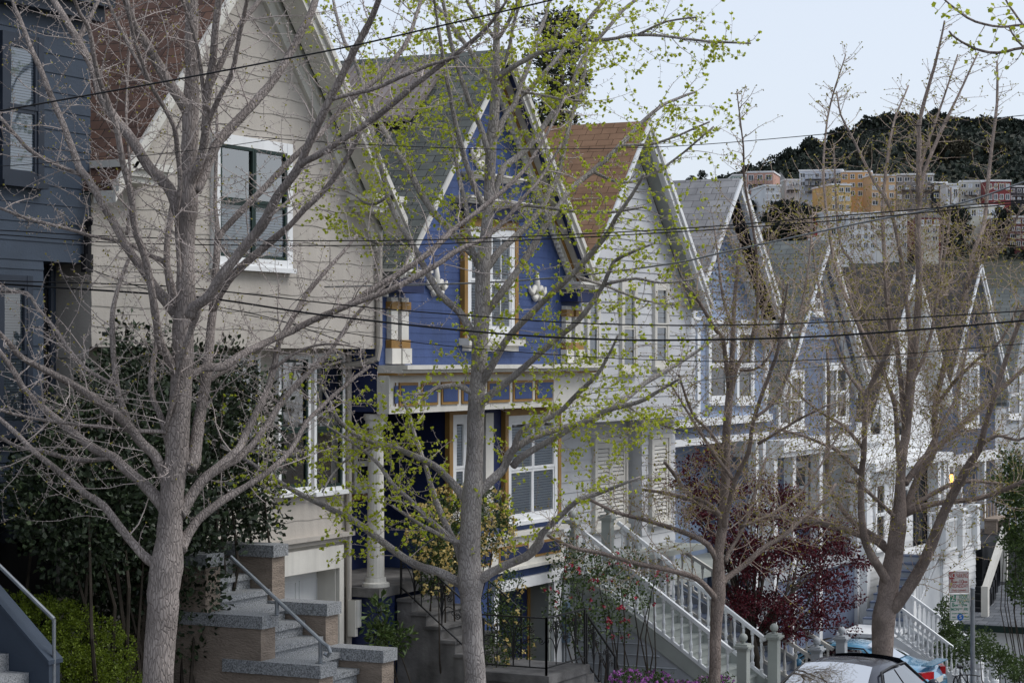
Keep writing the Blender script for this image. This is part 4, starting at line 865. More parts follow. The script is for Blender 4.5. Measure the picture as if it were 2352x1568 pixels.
for q in '''1066 1340 16,1051 1336 14,1006 1312 12,952 1295 11,883 1247 10,815 1196 9,746 1162 8,684 1131 7,616 1090 6.5,564 1056 6,520 1032 5,470 990 4
1095 1335 16,1113 1323 14,1157 1299 12.5,1208 1278 12,1236 1251 14,1246 1223 9,1294 1179 8,1328 1148 7.5,1379 1131 6.5,1414 1117 5,1470 1095 3.5
1082 1340 12,1061 1292 10,1044 1244 9,1020 1196 9,1000 1145 8,983 1090 7,965 1032 6,952 996 5,935 938 4.5,911 903 3.5
1076 1246 8,1037 1241 6,1003 1223 6,965 1203 5,931 1182 4,900 1160 3
1085 1165 15,1071 1148 13,1037 1107 11,1003 1073 10,965 1052 9,918 1032 8.5,883 1020 8,832 1006 7,781 968 6,760 927 4.5,740 890 3.5
1040 1242 9,1037 1237 9,986 1193 8,938 1145 7.5,900 1110 7,876 1073 6,846 1042 5,800 1010 4,740 970 3
1092 1140 16,1109 1121 14,1157 1076 12,1171 1040 11,1225 1003 10,1294 982 9,1362 962 8.5,1431 920 8,1482 879 7,1533 849 6,1590 815 4.5,1650 770 3
1178 1070 11,1201 1047 10,1260 1013 9,1328 975 8,1396 941 7.5,1465 924 6.5,1516 896 5,1560 870 3.5
1158 1078 9,1180 1030 9,1201 985 8,1277 951 7.5,1328 903 7,1372 859 6,1396 818 4.5,1420 770 3
1100 925 13,1117 914 11,1157 883 10,1225 825 9,1280 777 8.5,1321 743 8,1355 702 7.5,1386 654 6.5,1410 602 5.5,1450 580 4,1500 560 3
1092 905 10,1080 900 9,1054 886 8,1006 890 6.5,979 903 5,940 905 3
1102 885 12,1117 862 11,1157 790 10,1191 749 9.5,1242 698 9,1311 633 8.5,1362 578 8,1396 534 7,1415 500 6,1450 450 5,1480 400 4
1108 735 12,1120 714 11,1191 619 10,1242 534 9,1294 458 8.5,1311 434 8,1362 393 7.5,1424 335 7,1465 291 6,1516 246 5,1560 225 4,1600 210 3
1103 790 14,1092 777 13,1054 715 11,1013 678 10,969 602 9,938 544 8.5,917 513 8,890 451 7,873 376 6.5,856 308 6,845 240 5,815 137 5,791 96 5,777 51 4.5,767 10 4,760 -30 3
1110 612 13,1099 599 12,1075 572 11,1037 530 10,1000 492 9.5,965 441 9,938 386 9,911 349 8,883 301 7,862 256 6,842 210 5,820 160 4,807 124 3.5
1112 620 13,1123 609 12,1147 578 10,1191 537 9.5,1236 489 9,1260 445 8.5,1280 404 8,1297 335 7,1311 274 6.5,1328 222 5.5,1342 171 5,1345 137 4,1350 90 3
1118 485 10,1109 469 9,1082 410 8,1061 342 7.5,1044 274 7,1034 219 6,1024 171 5.5,1013 103 5,1003 40 4,998 0 4,990 -40 3
1126 360 10,1120 345 9,1102 287 8,1082 246 7.5,1068 205 7,1054 164 6.5,1037 103 6,1027 51 5.5,1017 0 5,1010 -40 4
1124 465 9,1137 445 8,1157 386 9,1191 359 9,1225 325 8.5,1260 274 8,1311 200 7,1335 144 6.5,1355 113 6,1393 68 5.5,1431 24 5,1468 -5 4
1128 330 10,1143 308 9,1157 274 8.5,1184 236 8,1198 192 7.5,1222 127 7,1236 82 6,1253 38 5,1262 0 4,1270 -30 3.5
1137 185 8,1150 174 8,1191 147 7.5,1242 120 7,1294 103 6.5,1345 92 6,1396 91 5,1465 80 4.5,1550 86 4,1620 95 3.5,1725 100 2.5
1192 225 6,1205 215 6,1242 178 6.5,1277 137 6,1311 96 5.5,1345 51 5,1390 0 4.5,1415 -35 3.5
1136 190 9,1124 178 8,1089 130 7,1054 82 6.5,1020 34 6,1000 10 5,980 -20 4
1138 90 7,1132 82 6,1099 44 5.5,1078 14 5,1070 -10 4
1140 92 6,1149 82 6,1171 44 5.5,1191 0 4.5,1205 -35 3.5
1138 200 6,1155 160 5,1171 103 5,1181 51 4.5,1198 0 4
1118 480 6,1191 472 5.5,1242 475 5,1328 486 4.5,1414 486 4,1480 475 3
1192 210 4,1242 219 4,1294 229 3.5,1335 233 3
1095 610 8,1075 530 7,1071 479 7,1054 410 6,1044 345 5,1035 300 3
1360 393 5,1430 420 4,1500 400 3.5,1570 350 3,1640 290 2.5
1424 335 5,1500 330 4,1560 310 3,1630 280 2.5
1386 654 5,1460 640 4,1520 650 3,1600 640 2.5
1311 630 5,1400 660 4,1480 690 3,1560 700 2.5
1431 920 5,1480 960 4,1540 980 3
883 1020 5,820 1040 4,770 1080 3,740 1130 2.5
938 544 5,880 560 4,820 540 3,780 500 2.5
890 451 5,850 470 4,800 440 3,740 430 2.5
1465 80 4,1530 50 3,1600 40 2.5'''.split('\n'): T2.limb(q)
def f2(c,k,L):
    k=dict(k); h=c.z-6
    k['lprob']=.82 if T2.r.random()<.72 else .3
    return k,L
T2.grow(.14,.4,1.3,.0062,.2,filt=f2,spur=.06,sub=.55,spurlen=.03,up=.12,flat=.65,lprob=.9,lsize=.042,lnum=7)
T2.done()
T3=Tree('ginkgo_tree','slim budding street tree with a tangle of fine twigs beside the white stairs',33.7,13,(M['bark3'],M['twig3'],M['lf_bud']),37)
T3.limb('1640 1700 16,1640 1620 15,1641 1568 14,1645 1430 14,1650 1365 17,1651 1270 12.5,1662 1192 12,1667 1061 10.5,1670 982 10,1676 904 9.5,1680 850 7,1684 760 5.5,1690 660 4.5,1700 560 3.5',True,jit=.8)
for q in '''1645 1375 11,1641 1370 9,1599 1328 8,1531 1307 7,1457 1292 6,1384 1271 5.5,1311 1255 5,1258 1229 4
1655 1300 10,1625 1250 8,1573 1223 7,1494 1197 6,1416 1176 5,1353 1145 4
1660 1200 9,1651 1181 8,1604 1155 7,1541 1134 5.5,1478 1124 4
1664 1210 8,1641 1166 6.5,1583 1134 5.5,1547 1087 5,1526 1061 4
1660 1340 10,1667 1328 9,1709 1297 8,1756 1255 7,1794 1234 6.5,1847 1188 6,1889 1152 5,1920 1110 3.5
1664 1210 8,1667 1192 7,1688 1103 7,1719 1040 6.5,1730 967 6,1761 877 5.5,1788 799 5,1800 720 4,1810 650 3
1678 915 8,1680 904 7,1693 841 6,1720 799 5,1745 740 4,1770 660 3
1674 900 7,1662 786 6,1638 750 5.5,1608 696 5,1566 637 4
1668 1290 7,1672 1270 6,1704 1218 5.5,1730 1145 5,1740 1113 4.5,1760 1050 3.5
1722 800 5,1740 700 4.5,1738 600 4,1728 515 4,1710 419 3.5,1707 335 2.5,1692 210 1.5
1690 1110 5,1640 1040 4.5,1600 980 4,1570 930 3,1540 880 2.5
1732 960 5,1770 930 4.5,1800 880 4,1830 800 3,1850 700 2.5
1790 795 4,1830 740 3.5,1850 660 3,1862 560 2.5,1866 480 2
1700 1210 5,1770 1180 4.5,1840 1130 4,1890 1060 3,1930 990 2.5
1668 1050 5,1630 990 4.5,1590 950 4,1560 860 3
1740 1020 5,1790 990 4,1840 960 3.5,1900 930 2.5
1684 760 4,1660 680 3.5,1650 600 3,1640 520 2
1700 850 4,1750 840 3.5,1790 760 3,1800 640 2.5'''.split('\n'): T3.limb(q)
def f3(c,k,L):
    k=dict(k)
    if c.z>8.5: L*=.6; k['sub']=.25
    return k,L
T3.grow(.078,.45,1.35,.0075,.12,filt=f3,spur=.075,sub=.6,spurlen=.028,up=.3,flat=.3,lprob=.38,lsize=.036,lnum=2,rmin=.0036)
T3.done()
T4=Tree('ginkgo_tree','stout forked street tree with rough brown bark behind the parked dark car',43,13,(M['bark3'],M['twig3'],M['lf_bud']),53)
T4.limb('2023 1700 28,2025 1580 27,2027 1511 25,2030 1415 28,2038 1380 25,2045 1319 24,2057 1259 21,2063 1200 20,2066 1170 17,2068 1110 12,2075 1032 11,2081 996 11,2093 876 10,2105 756 9,2111 637 8,2108 517 7,2111 359 6,2114 269 5,2147 150 3.5,2170 48 2',True,jit=1)
for q in '''2040 1335 17,2033 1325 14,1991 1253 11,1979 1182 10,1979 1092 9,1985 1032 8,1991 912 7.5,2021 846 7,2045 780 6.5,2037 700 5,2030 600 4
2050 1275 14,2036 1259 12,1997 1235 10,1907 1205 8.5,1847 1194 7,1728 1179 5
2030 1250 10,2015 1235 9,1961 1200 8,1919 1146 7,1901 1092 6.5,1901 1032 6,1903 900 5,1900 800 4
2060 1195 8,2051 1182 6,1979 1116 5,1943 1104 4
2064 1190 14,2075 1182 12,2111 1092 10,2147 1032 9,2147 936 8.5,2183 786 8,2219 667 7,2236 577 6.5,2260 517 6,2272 389 5,2290 239 4,2290 140 2.5
2045 1395 19,2063 1385 17,2123 1289 16,2171 1170 14,2218 1080 12,2248 1032 10,2272 948 8,2320 798 7,2352 714 6,2380 640 5
2080 1110 10,2087 1098 9,2123 1050 8.5,2147 1032 8,2206 978 7.5,2266 924 7,2352 846 6,2420 780 5
2075 1182 11,2087 1176 10,2147 1155 8,2236 1146 7,2296 1128 6.5,2352 1104 6,2420 1080 5
2085 1172 8,2099 1158 7,2177 1116 6,2236 1104 5.5,2296 1110 4.5
2066 1110 10,2066 1070 8,2060 1000 7,2055 930 6.5,2030 860 6,2000 770 5,1975 700 4,1960 610 4,1930 560 3.5,1920 450 3,1915 330 2
2072 1060 9,2090 830 8,2085 720 7,2070 600 6,2045 479 5,2009 419 4.5,1967 335 3.5,1931 263 2.5,1922 210 2
2025 850 6,2000 800 6,1960 720 6,1920 620 5,1904 527 4,1892 419 3.5,1894 335 3,1907 239 2.5,1943 126 1.5
2080 1000 8,2060 800 7,2040 680 6,2030 560 5.5,2027 479 5,2039 359 4,2057 269 3,2087 198 2
2108 560 7,2117 419 6,2147 335 5,2194 233 3.5,2248 120 2
2108 520 5,2112 420 5,2123 353 4,2159 251 3,2200 126 2
2219 667 5,2250 600 4.5,2300 560 4,2350 470 3
2147 936 6,2190 880 5,2240 830 4.5,2300 780 4,2340 700 3
1991 912 6,1950 860 5,1920 790 4,1890 700 3.5,1870 600 3,1860 500 2
2093 876 6,2130 800 5,2150 700 4,2160 600 3.5,2170 500 2.5
1979 1092 6,1930 1040 5,1870 1010 4,1810 990 3.5,1760 980 2.5
2236 1032 6,2290 1000 5,2340 1010 4,2390 980 3
1985 1032 6,1940 980 5,1890 950 4,1840 910 3,1800 860 2.5
2123 1050 6,2160 980 5,2200 900 4,2220 800 3.5,2240 720 3
2183 786 6,2160 700 5,2165 620 4,2180 520 3,2185 430 2'''.split('\n'): T4.limb(q)
def f4(c,k,L):
    k=dict(k)
    if c.z>8.8: L*=.55; k['sub']=.22
    return k,L
T4.grow(.08,.5,1.55,.0085,.1,filt=f4,spur=.085,sub=.6,spurlen=.03,up=.35,flat=.3,lprob=.38,lsize=.042,lnum=2,rmin=.0042)
T4.done()
# branch reaching into the top right corner from a tree just outside the frame
T5=Tree('near_tree','leafy young branches reaching into the top right corner of the photo',12.5,4.2,(M['bark3'],M['twig3'],M['lf_ginkgo']),71)
T5.th['group']='street trees along the kerb'
T5.limb('2620 1900 60,2610 1500 55,2600 900 45,2600 400 36,2610 0 30,2620 -300 20',True)
for q in '''2600 420 22,2560 300 14,2500 180 9,2420 110 5,2352 110 4,2290 122 4,2240 112 3.5,2195 88 3,2180 72 2.5
2608 150 18,2540 100 10,2440 60 6,2352 58 4,2300 62 3.5,2240 50 3.5,2190 18 3,2165 -5 2.5
2352 60 3,2330 30 3,2310 0 2.5,2300 -30 2
2352 110 3,2330 85 2.5,2318 62 2.5'''.split('\n'): T5.limb(q,spread=.3)
T5.limbs=[l for l in T5.limbs[1:]]
T5.grow(.07,.06,.22,.003,.35,spur=.05,sub=.3,spurlen=.01,up=.2,flat=.3,lprob=.8,lsize=.035,lnum=3)
T5.done()
# ================================================================ shrubs and other plants
def cloud(mb,blobs,n,size,r,clump=.10,per=22,w=.7,shell=2.6,up=.3,droop=0):
    tot=sum(b[3]*b[4]*b[5] for b in blobs)
    for b in blobs:
        k=int(n*b[3]*b[4]*b[5]/tot/per)+1
        for _ in range(k):
            d=rvec(r); q=r.random()**(1/shell); c=Vector((b[0]+d.x*b[3]*q,b[1]+d.y*b[4]*q,b[2]+d.z*b[5]*q))
            for _ in range(per):
                e=rvec(r); p=c+e*(clump*r.random()**.6)
                leafquad(mb,p,(e+d*.5+Vector((0,0,up-droop))+rvec(r)*.6).normalized(),size*r.uniform(.6,1.3),r,w)
def stems(mb,base,tips,r,r0=.02):
    b0=Vector(base)
    for t in tips:
        t=Vector(t); b=b0.lerp(Vector((t.x,t.y,b0.z)),.0 if r0>.03 and len(tips)>40 else .75); m=b.lerp(t,.5)+rvec(r)*(t-b).length*.12
        mb.tube([b+Vector((r.uniform(-.05,.05),r.uniform(-.05,.05),0)),m,t],[r0,r0*.7,r0*.3],5)
def shrub(name,label,cat,base,blobs,n,size,leafm,stemm=None,seed=1,flower=None,nf=0,fs=.04,group=None,stem_r=.02,**kw):
    th=thing(name,label,cat,base,group); r=random.Random(seed)
    m=MB(); stems(m,base,[(b[0],b[1],b[2]) for b in blobs]+[(b[0]+b[3]*r.uniform(-.6,.6),b[1]+b[4]*r.uniform(-.6,.6),b[2]+b[5]*.5) for b in blobs],r,stem_r); m.build('stem',stemm or M['shoot'],th)
    m=MB(); cloud(m,blobs,n,size,r,**kw); m.build('foliage',leafm,th)
    if flower:
        m=MB()
        for _ in range(nf):
            b=r.choice(blobs); d=rvec(r); c=Vector((b[0]+d.x*b[3]*1.02,b[1]+d.y*b[4]*1.02,b[2]+d.z*b[5]*1.02))
            for k in range(7): leafquad(m,c,rvec(r),fs*r.uniform(.7,1.2),r,.9)
        m.build('blossom',flower,th)
    return th
def blob(px,py,Y,rx,ry,rz):
    p=PY(px,py,Y); return (p.x,p.y,p.z,rx,ry,rz)
shrub('camellia_shrub','huge dark glossy shrub filling the gap behind the nearly bare street tree','shrub',(22.5,16.2,gz(22)),
 [blob(330,880,16.9,.8,.7,.55),blob(260,1010,16.6,1.0,.8,.8),blob(450,930,17.2,.9,.7,.7),blob(560,1000,17.2,.7,.6,.8),blob(200,1150,16.6,1.1,.8,.9),blob(340,1120,16.7,1.0,.9,1.0),blob(480,1120,17.0,1.0,.7,.8),blob(570,1180,17.0,.55,.5,.5),blob(120,1120,16.9,.8,.6,.6),blob(270,1280,17.4,.9,.6,.7),blob(430,1290,16.7,.55,.6,.8),blob(200,1400,17.9,.9,.4,.6),blob(345,1450,17.5,.6,.4,.8),blob(450,1400,16.6,.35,.4,.8),blob(300,770,17.3,.35,.3,.25),blob(540,850,17.5,.5,.35,.35),blob(430,800,17.5,.4,.3,.3)],34000,.085,M['lf_dark'],seed=3,clump=.20,per=16,shell=3.2,stem_r=.035)
shrub('box_shrub','rounded bright yellow-green shrub beside the slate stair wall','shrub',(21.3,16.7,gz(21.3)),
 [blob(60,1425,17.1,.75,.5,.33),blob(140,1455,16.9,.7,.5,.42),blob(200,1500,16.6,.72,.5,.48),blob(235,1580,16.4,.55,.5,.45),blob(150,1570,16.7,.7,.5,.5),blob(255,1500,16.4,.3,.3,.28),blob(20,1400,17.3,.5,.4,.25)],30000,.030,M['lf_bright'],seed=5,clump=.055,per=26,shell=5)
shrub('yellow_rose_bush','tall climbing rose bush thick with pale yellow blossoms by the blue bay','rose bush',(33.6,17.6,gz(33.6)),
 [blob(1040,1180,17.5,.55,.4,.5),blob(1110,1165,17.7,.6,.4,.35),blob(990,1230,17.4,.4,.4,.55),blob(1060,1260,17.4,.6,.4,.5),blob(1145,1225,17.7,.35,.3,.5),blob(1000,1310,17.3,.35,.3,.45)],8000,.05,M['lf_mid'],seed=7,flower=M['fl_yellow'],nf=520,fs=.05,clump=.13,per=14)
shrub('yellow_rose_bush','thin low rose bush with few yellow blossoms in front of the numbered garage','rose bush',(33.6,16.6,gz(33.6)),
 [blob(1150,1400,16.6,.45,.3,.4),blob(1185,1470,16.5,.4,.3,.5),blob(1130,1500,16.4,.35,.3,.4),blob(1170,1345,16.8,.35,.25,.22)],2400,.05,M['lf_mid'],seed=8,flower=M['fl_yellow'],nf=46,fs=.05,clump=.12,per=12)
shrub('potted_laurel','small glossy green plant between granite wall and concrete stairs','plant',(31.1,17.0,gz(31)),
 [blob(870,1410,17.0,.22,.2,.3),blob(890,1465,16.9,.25,.2,.3),blob(915,1470,16.8,.2,.2,.15),blob(860,1455,17,.2,.2,.25)],520,.13,M['lf_mid'],seed=9,clump=.1,per=8,w=.35)
shrub('rose_vine','straggling vine with green leaves and red flowers along the wooden stairs','vine',(39.1,16.6,gz(39)),
 [blob(1300,1270,18.0,.3,.3,.5),blob(1345,1300,17.6,.5,.4,.5),blob(1390,1350,17.0,.5,.4,.5),blob(1300,1380,17.4,.45,.4,.7),blob(1350,1440,16.8,.5,.4,.5),blob(1440,1290,16.9,.4,.3,.25),blob(1470,1370,16.2,.35,.3,.35),blob(1420,1430,16.4,.35,.3,.3),blob(1500,1330,16.2,.35,.3,.15)],3600,.06,M['lf_mid'],seed=10,flower=M['fl_red'],nf=60,fs=.055,clump=.16,per=10)
shrub('purple_flower_bed','low bed of small purple flowers at the foot of the wooden stairs','flowers',(38.6,14.2,gz(38.6)),
 [blob(1440,1560,14.2,.35,.3,.15),blob(1500,1562,14.1,.4,.3,.14),blob(1560,1585,13.9,.4,.3,.15),blob(1640,1568,14.0,.5,.3,.12)],2600,.04,M['lf_mid'],seed=12,flower=M['fl_purple'],nf=230,fs=.045,clump=.1,per=12)
# maroon maple
MP=thing('maple_tree','low spreading maroon-leaved maple in front of the light blue house','tree',(43.9,16.2,gz(44)))
r=random.Random(15); m=MB(); bs=Vector((43.9,16.2,gz(44))); mb=[]
sp=[(1600,1060,17.5,.6),(1650,1130,17.2,.8),(1600,1180,17.3,.6),(1720,1180,16.6,.8),(1790,1130,16.4,.7),(1850,1200,16.0,.8),(1900,1260,15.7,.9),(1960,1290,15.3,.55),(1800,1260,16.0,.9),(1730,1300,16.2,.9),(1870,1340,15.7,.9),(1940,1380,15.3,.6),(1780,1380,15.9,.9),(1700,1390,16.2,.7),(1880,1420,15.5,.8),(1950,1440,15.2,.4),(1820,1460,15.6,.6),(1700,1260,16.5,.6),(1580,1100,17.8,.5),(1750,1100,16.8,.5),(1660,1230,16.8,.7)]
for px,py,Y,s in sp:
    p=PY(px,py,Y); mb.append((p.x,p.y,p.z,s*1.05,s*.8,s*.26)); mb.append((p.x+r.uniform(-.4,.4),p.y+r.uniform(-.3,.3),p.z+r.uniform(-.5,.5),s*.8,s*.6,s*.2))
m.tube([bs,bs+Vector((.1,-.1,.8)),bs+Vector((-.05,0,1.5))],[.10,.085,.08],9); m.build('trunk',M['shoot'],MP,smooth=True)
m=MB(); stems(m,bs+Vector((-.05,0,1.3)),[b[:3] for b in mb],r,.035); m.build('branch_frame',M['shoot'],MP,smooth=True)
m=MB(); cloud(m,mb,21000,.075,r,clump=.15,per=14,w=.55,shell=2.2,up=-.1); m.build('crown',M['lf_maple'],MP)
# right edge evergreens
shrub('evergreen_shrub','dense dark evergreen shrub at the right edge above the garage roof','shrub',(66,14.8,gz(66)),[blob(2335,1120,14.9,.9,.7,.9),blob(2352,1230,14.7,.9,.7,.8),blob(2370,1340,14.6,.9,.7,.8),blob(2320,1060,15.2,.5,.4,.4)],9000,.10,M['lf_mid'],seed=21,clump=.16,per=16)
shrub('clipped_shrub','small dark shrub between the white porch wall and sign','shrub',(61.5,15.8,gz(61)),[blob(2175,1400,15.9,.25,.25,.35),blob(2185,1450,15.8,.4,.3,.4),blob(2175,1500,15.7,.4,.3,.4)],3000,.07,M['lf_mid'],seed=22,clump=.1,per=14)
shrub('garden_shrub','loose olive shrub under the low garage wall beyond the railing','shrub',(61,13.4,gz(61)),[blob(2250,1480,13.6,.5,.4,.4),blob(2300,1520,13.2,.5,.4,.35),blob(2340,1540,13,.5,.4,.3),blob(2215,1500,14.2,.4,.3,.35)],3600,.07,M['lf_mid'],seed=24,clump=.12,per=12)
# conifer behind the blue house
def conifer(name,label,base,H,r0,n,seed,dens=1.0,lean=0):
    th=thing(name,label,'tree',base); r=random.Random(seed); m=MB(); b=Vector(base)
    m.tube([b,b+Vector((0,0,H*.6)),b+Vector((0,0,H*.98))],[.28,.18,.03],8); m.build('trunk',M['shoot'],th)
    br=MB(); lf=MB()
    for i in range(n):
        f=(i+.5)/n; z=H*(.25+.75*f); a=r.uniform(0,6.28); L=r0*(1.05-f)**.42*r.uniform(.3,1.1)
        d=Vector((math.cos(a),math.sin(a),r.uniform(-.1,.35))).normalized(); p=b+Vector((0,0,z)); e=p+d*L
        br.tube([p,p.lerp(e,.5)+Vector((0,0,.1)),e],[.04,.025,.01],4)
        for k in range(int(9*dens)):
            c=p.lerp(e,r.uniform(.25,1.05))+rvec(r)*.22
            for q in range(16): leafquad(lf,c+rvec(r)*.16,(d+rvec(r)*.9+Vector((0,0,.25))).normalized(),.2*r.uniform(.5,1.2),r,.32)
    br.build('branch_frame',M['shoot'],th); lf.build('crown',M['lf_conifer'],th)
q=PY(1290,60,31); conifer('conifer_tree','dark shaggy conifer rising behind the blue house gable',(q.x,31,gz(q.x)),q.z-gz(q.x)+.4,3.0,190,31)
# ================================================================ ground, street
def grid(xs,ys,zf):
    m=MB()
    for x in xs:
        for y in ys: m.v.append((x,y,zf(x,y)))
    n=len(ys)
    for i in range(len(xs)-1):
        for j in range(n-1): m.f.append((i*n+j,(i+1)*n+j,(i+1)*n+j+1,i*n+j+1))
    return m
xs=[-120,-60,-20,0,20,34,50,70,95,140,200,300,420]
kind(grid(xs,[-200,-60,-20,0,13,20,40,100,220,420],lambda x,y:gz(x)-.20).build('ground',M['soil']),'structure')
kind(grid(xs[:9],[1.2,6,11.3],lambda x,y:gz(x)-.13).build('road',M['asphalt']),'structure')
kind(grid(xs[:9],[11.45,14.6],lambda x,y:gz(x)+.004).build('pavement',M['paving']),'structure')
m=MB()
for i in range(8):
    a,b=xs[i],xs[i+1]
    for y0,y1 in ((11.3,11.449),(1.05,1.199)): m.poly((a,y0,gz(a)+.008),(b,y0,gz(b)+.008),(b,y1,gz(b)+.008),(a,y1,gz(a)+.008)); m.poly((a,y0,gz(a)-.2),(b,y0,gz(b)-.2),(b,y0,gz(b)+.008),(a,y0,gz(a)+.008)); m.poly((a,y1,gz(a)-.2),(a,y1,gz(a)+.008),(b,y1,gz(b)+.008),(b,y1,gz(b)-.2))
kind(m.build('kerb',M['concrete']),'structure')
kind(grid(xs[:9],[-4,1.04],lambda x,y:gz(x)+.004).build('near_pavement',M['paving']),'structure')
# ================================================================ sign post
SP=thing('sign_post','galvanised pole carrying a red and a green parking sign','sign post',(46.9,12.4,gz(47)))
tD=48.5; RV=Vector((SS,-CC,0)); UP=Vector((0,0,1)); FV=Vector((CC,SS,0))
pt=PD(2234,1352,tD+.06); pb=PD(2236,1600,tD+.06)
m=MB(); m.tube([(pt.x,pt.y,gz(47)-.2),(pt.x,pt.y,pt.z)],.05,12); m.lathe(pt.x,pt.y,[(.055,pt.z-.002),(.055,pt.z+.02),(.02,pt.z+.04)],12); m.build('pole',M['galv'],SP)
rs=Vector((SS,-CC,0)); rs.rotate(Matrix.Rotation(math.radians(4),3,'Z'))
mw=mk('sign_white',(.62,.60,.57),.45,.06,5); mred=mk('sign_red',(.33,.045,.04),.45,.1,5); mgr=mk('sign_green',(.02,.20,.11),.45,.1,5); mbl=mk('sign_blue',(.02,.13,.42),.45,.1,5)
def signplate(x0,x1,y0,y1,tilt,name,mcol,lines,box=None,disc=None):
    c=PD((x0+x1)/2,(y0+y1)/2,tD); w=(x1-x0)*tD/F; h=(y1-y0)*tD/F
    xr=(rs+UP*tilt).normalized(); n=xr.cross(UP).normalized(); yu=n.cross(xr).normalized()
    def P(u,v,o=0): return c+xr*(u*w)+yu*(v*h)+n*o
    def rect(u0,u1,v0,v1,o,nm,mt,par):
        m=MB()
        for a,b in ((-.5,0),): pass
        q=[P(u0,v0,o),P(u1,v0,o),P(u1,v1,o),P(u0,v1,o)]; q2=[p-n*.004 for p in q]; k=[tuple(p) for p in q+q2]
        m.v+=k; m.f+=[(0,1,2,3),(7,6,5,4),(0,4,5,1),(1,5,6,2),(2,6,7,3),(3,7,4,0)]; return m.build(nm,mt,par)
    o=rect(-.5,.5,-.5,.5,0,name,mw,SP)
    m=MB(); g=.016; e=.03
    for a,b,cc,d in ((-.5+e,.5-e,.5-e,.5-e-g),(-.5+e,.5-e,-.5+e,-.5+e+g),(-.5+e,-.5+e+g,-.5+e+g,.5-e-g),(.5-e-g,.5-e,-.5+e+g,.5-e-g)):
        m.poly(P(a,min(cc,d),.002),P(b,min(cc,d),.002),P(b,max(cc,d),.002),P(a,max(cc,d),.002))
    m.build('border',mcol,o)
    if box: rect(*box,.006,'colour_box',mcol,o)
    if disc:
        m=MB(); m.poly(*[P(disc[0]+disc[2]/w*math.cos(i*.2618),disc[1]+disc[2]/h*math.sin(i*.2618),.004) for i in range(24)]); m.build('blue_disc',mbl,o)
    for body,s,u,v,mt,sx in lines:
        text_obj(body,s,mt or mcol,o,P(u,v,.0),xr*sx,yu,'lettering','CENTER',.0095 if mt is mw else .004,.001)
signplate(2178.5,2226,1311,1361,.01,'parking_sign',mred,[('NO',.16,-.345,.30,mw,.78),('PARKING',.15,.15,.29,None,.46),('8',.13,-.34,.02,None,.9),('AM',.07,-.20,.0,None,.9),('TO',.035,-.05,.0,None,.9),('10',.13,.12,.02,None,.9),('AM',.07,.32,.0,None,.9),('WEDNESDAY',.12,0,-.18,None,.56),('STREET CLEANING',.055,0,-.38,None,.72)],box=(-.47,-.21,.14,.47))
signplate(2181,2228.5,1363,1424,.005,'parking_sign',mgr,[('2',.19,-.35,.35,mw,1),('HOUR',.11,.17,.38,None,.62),('PARKING',.12,.17,.24,None,.52),('8',.13,-.33,.09,None,.9),('AM',.065,-.19,.07,None,.9),('TO',.035,-.02,.09,None,1),('9',.13,.13,.09,None,.9),('PM',.065,.28,.07,None,.9),('MON',.09,-.24,-.08,None,.85),('THRU',.03,.04,-.06,None,.9),('FRI',.09,.30,-.08,None,.85),('EXCEPT VEHICLES WITH',.035,0,-.235,None,.95),('AREA',.04,-.30,-.37,None,.9),('S',.12,.02,-.37,mw,1),('PERMIT',.04,.32,-.37,None,.9)],box=(-.47,-.20,.22,.47),disc=(.02,-.37,.075))
# ================================================================ parked bicycle at the pole
BK=thing('parked_bicycle','black bicycle leaning by the sign pole with only its handlebar showing','bicycle',(46.2,12.1,gz(46.2)))
hb=PD(2222,1552,47.3); ax=Vector((SS,-CC,0)); gx=gz(47)
def wheel(c,nm):
    m=MB(); d=FV; pts=[c+ (FV*math.cos(i*.2618)+UP*math.sin(i*.2618))*.33 for i in range(25)]; m.tube(pts,.02,6,cap=False); w=m.build('wheel',M['rubber'],BK); m=MB()
    for i in range(12): m.tube([c,c+(FV*math.cos(i*.5236)+UP*math.sin(i*.5236))*.32],.003,3)
    m.build('rim',M['galv'],w)
fw=hb+FV*.15; fw.z=gx+.33; rw=fw+FV*1.05; wheel(fw,'f'); wheel(rw,'r')
m=MB(); hd=hb-UP*.08; st=rw-FV*.42+UP*.5; bbk=rw-FV*.45-UP*.03; m.tube([hd,fw],.016,6); m.tube([hd-UP*.08,st],.016,6); m.tube([hd-UP*.15,bbk],.018,6); m.tube([st,bbk],.016,6); m.tube([bbk,rw],.01,6); m.tube([st,rw],.01,6); m.build('frame',M['iron'],BK)
m=MB(); m.tube([hb-ax*.30+FV*.1,hb-ax*.27,hb-ax*.1+UP*.03,hb+ax*.1+UP*.03,hb+ax*.27,hb+ax*.30+FV*.1],.013,6); m.tube([hd,hb+UP*.02],.016,6); m.tube([hb-ax*.22,hb-ax*.2-FV*.08-UP*.06],.008,4); m.tube([hb+ax*.22,hb+ax*.2-FV*.08-UP*.06],.008,4); m.build('handlebar',M['iron'],BK)
m=MB(); m.bar(st+UP*.12-FV*.12,st+UP*.12+FV*.13,.10,.05); m.tube([st,st+UP*.1],.012,6); m.build('saddle',M['rubber'],BK)
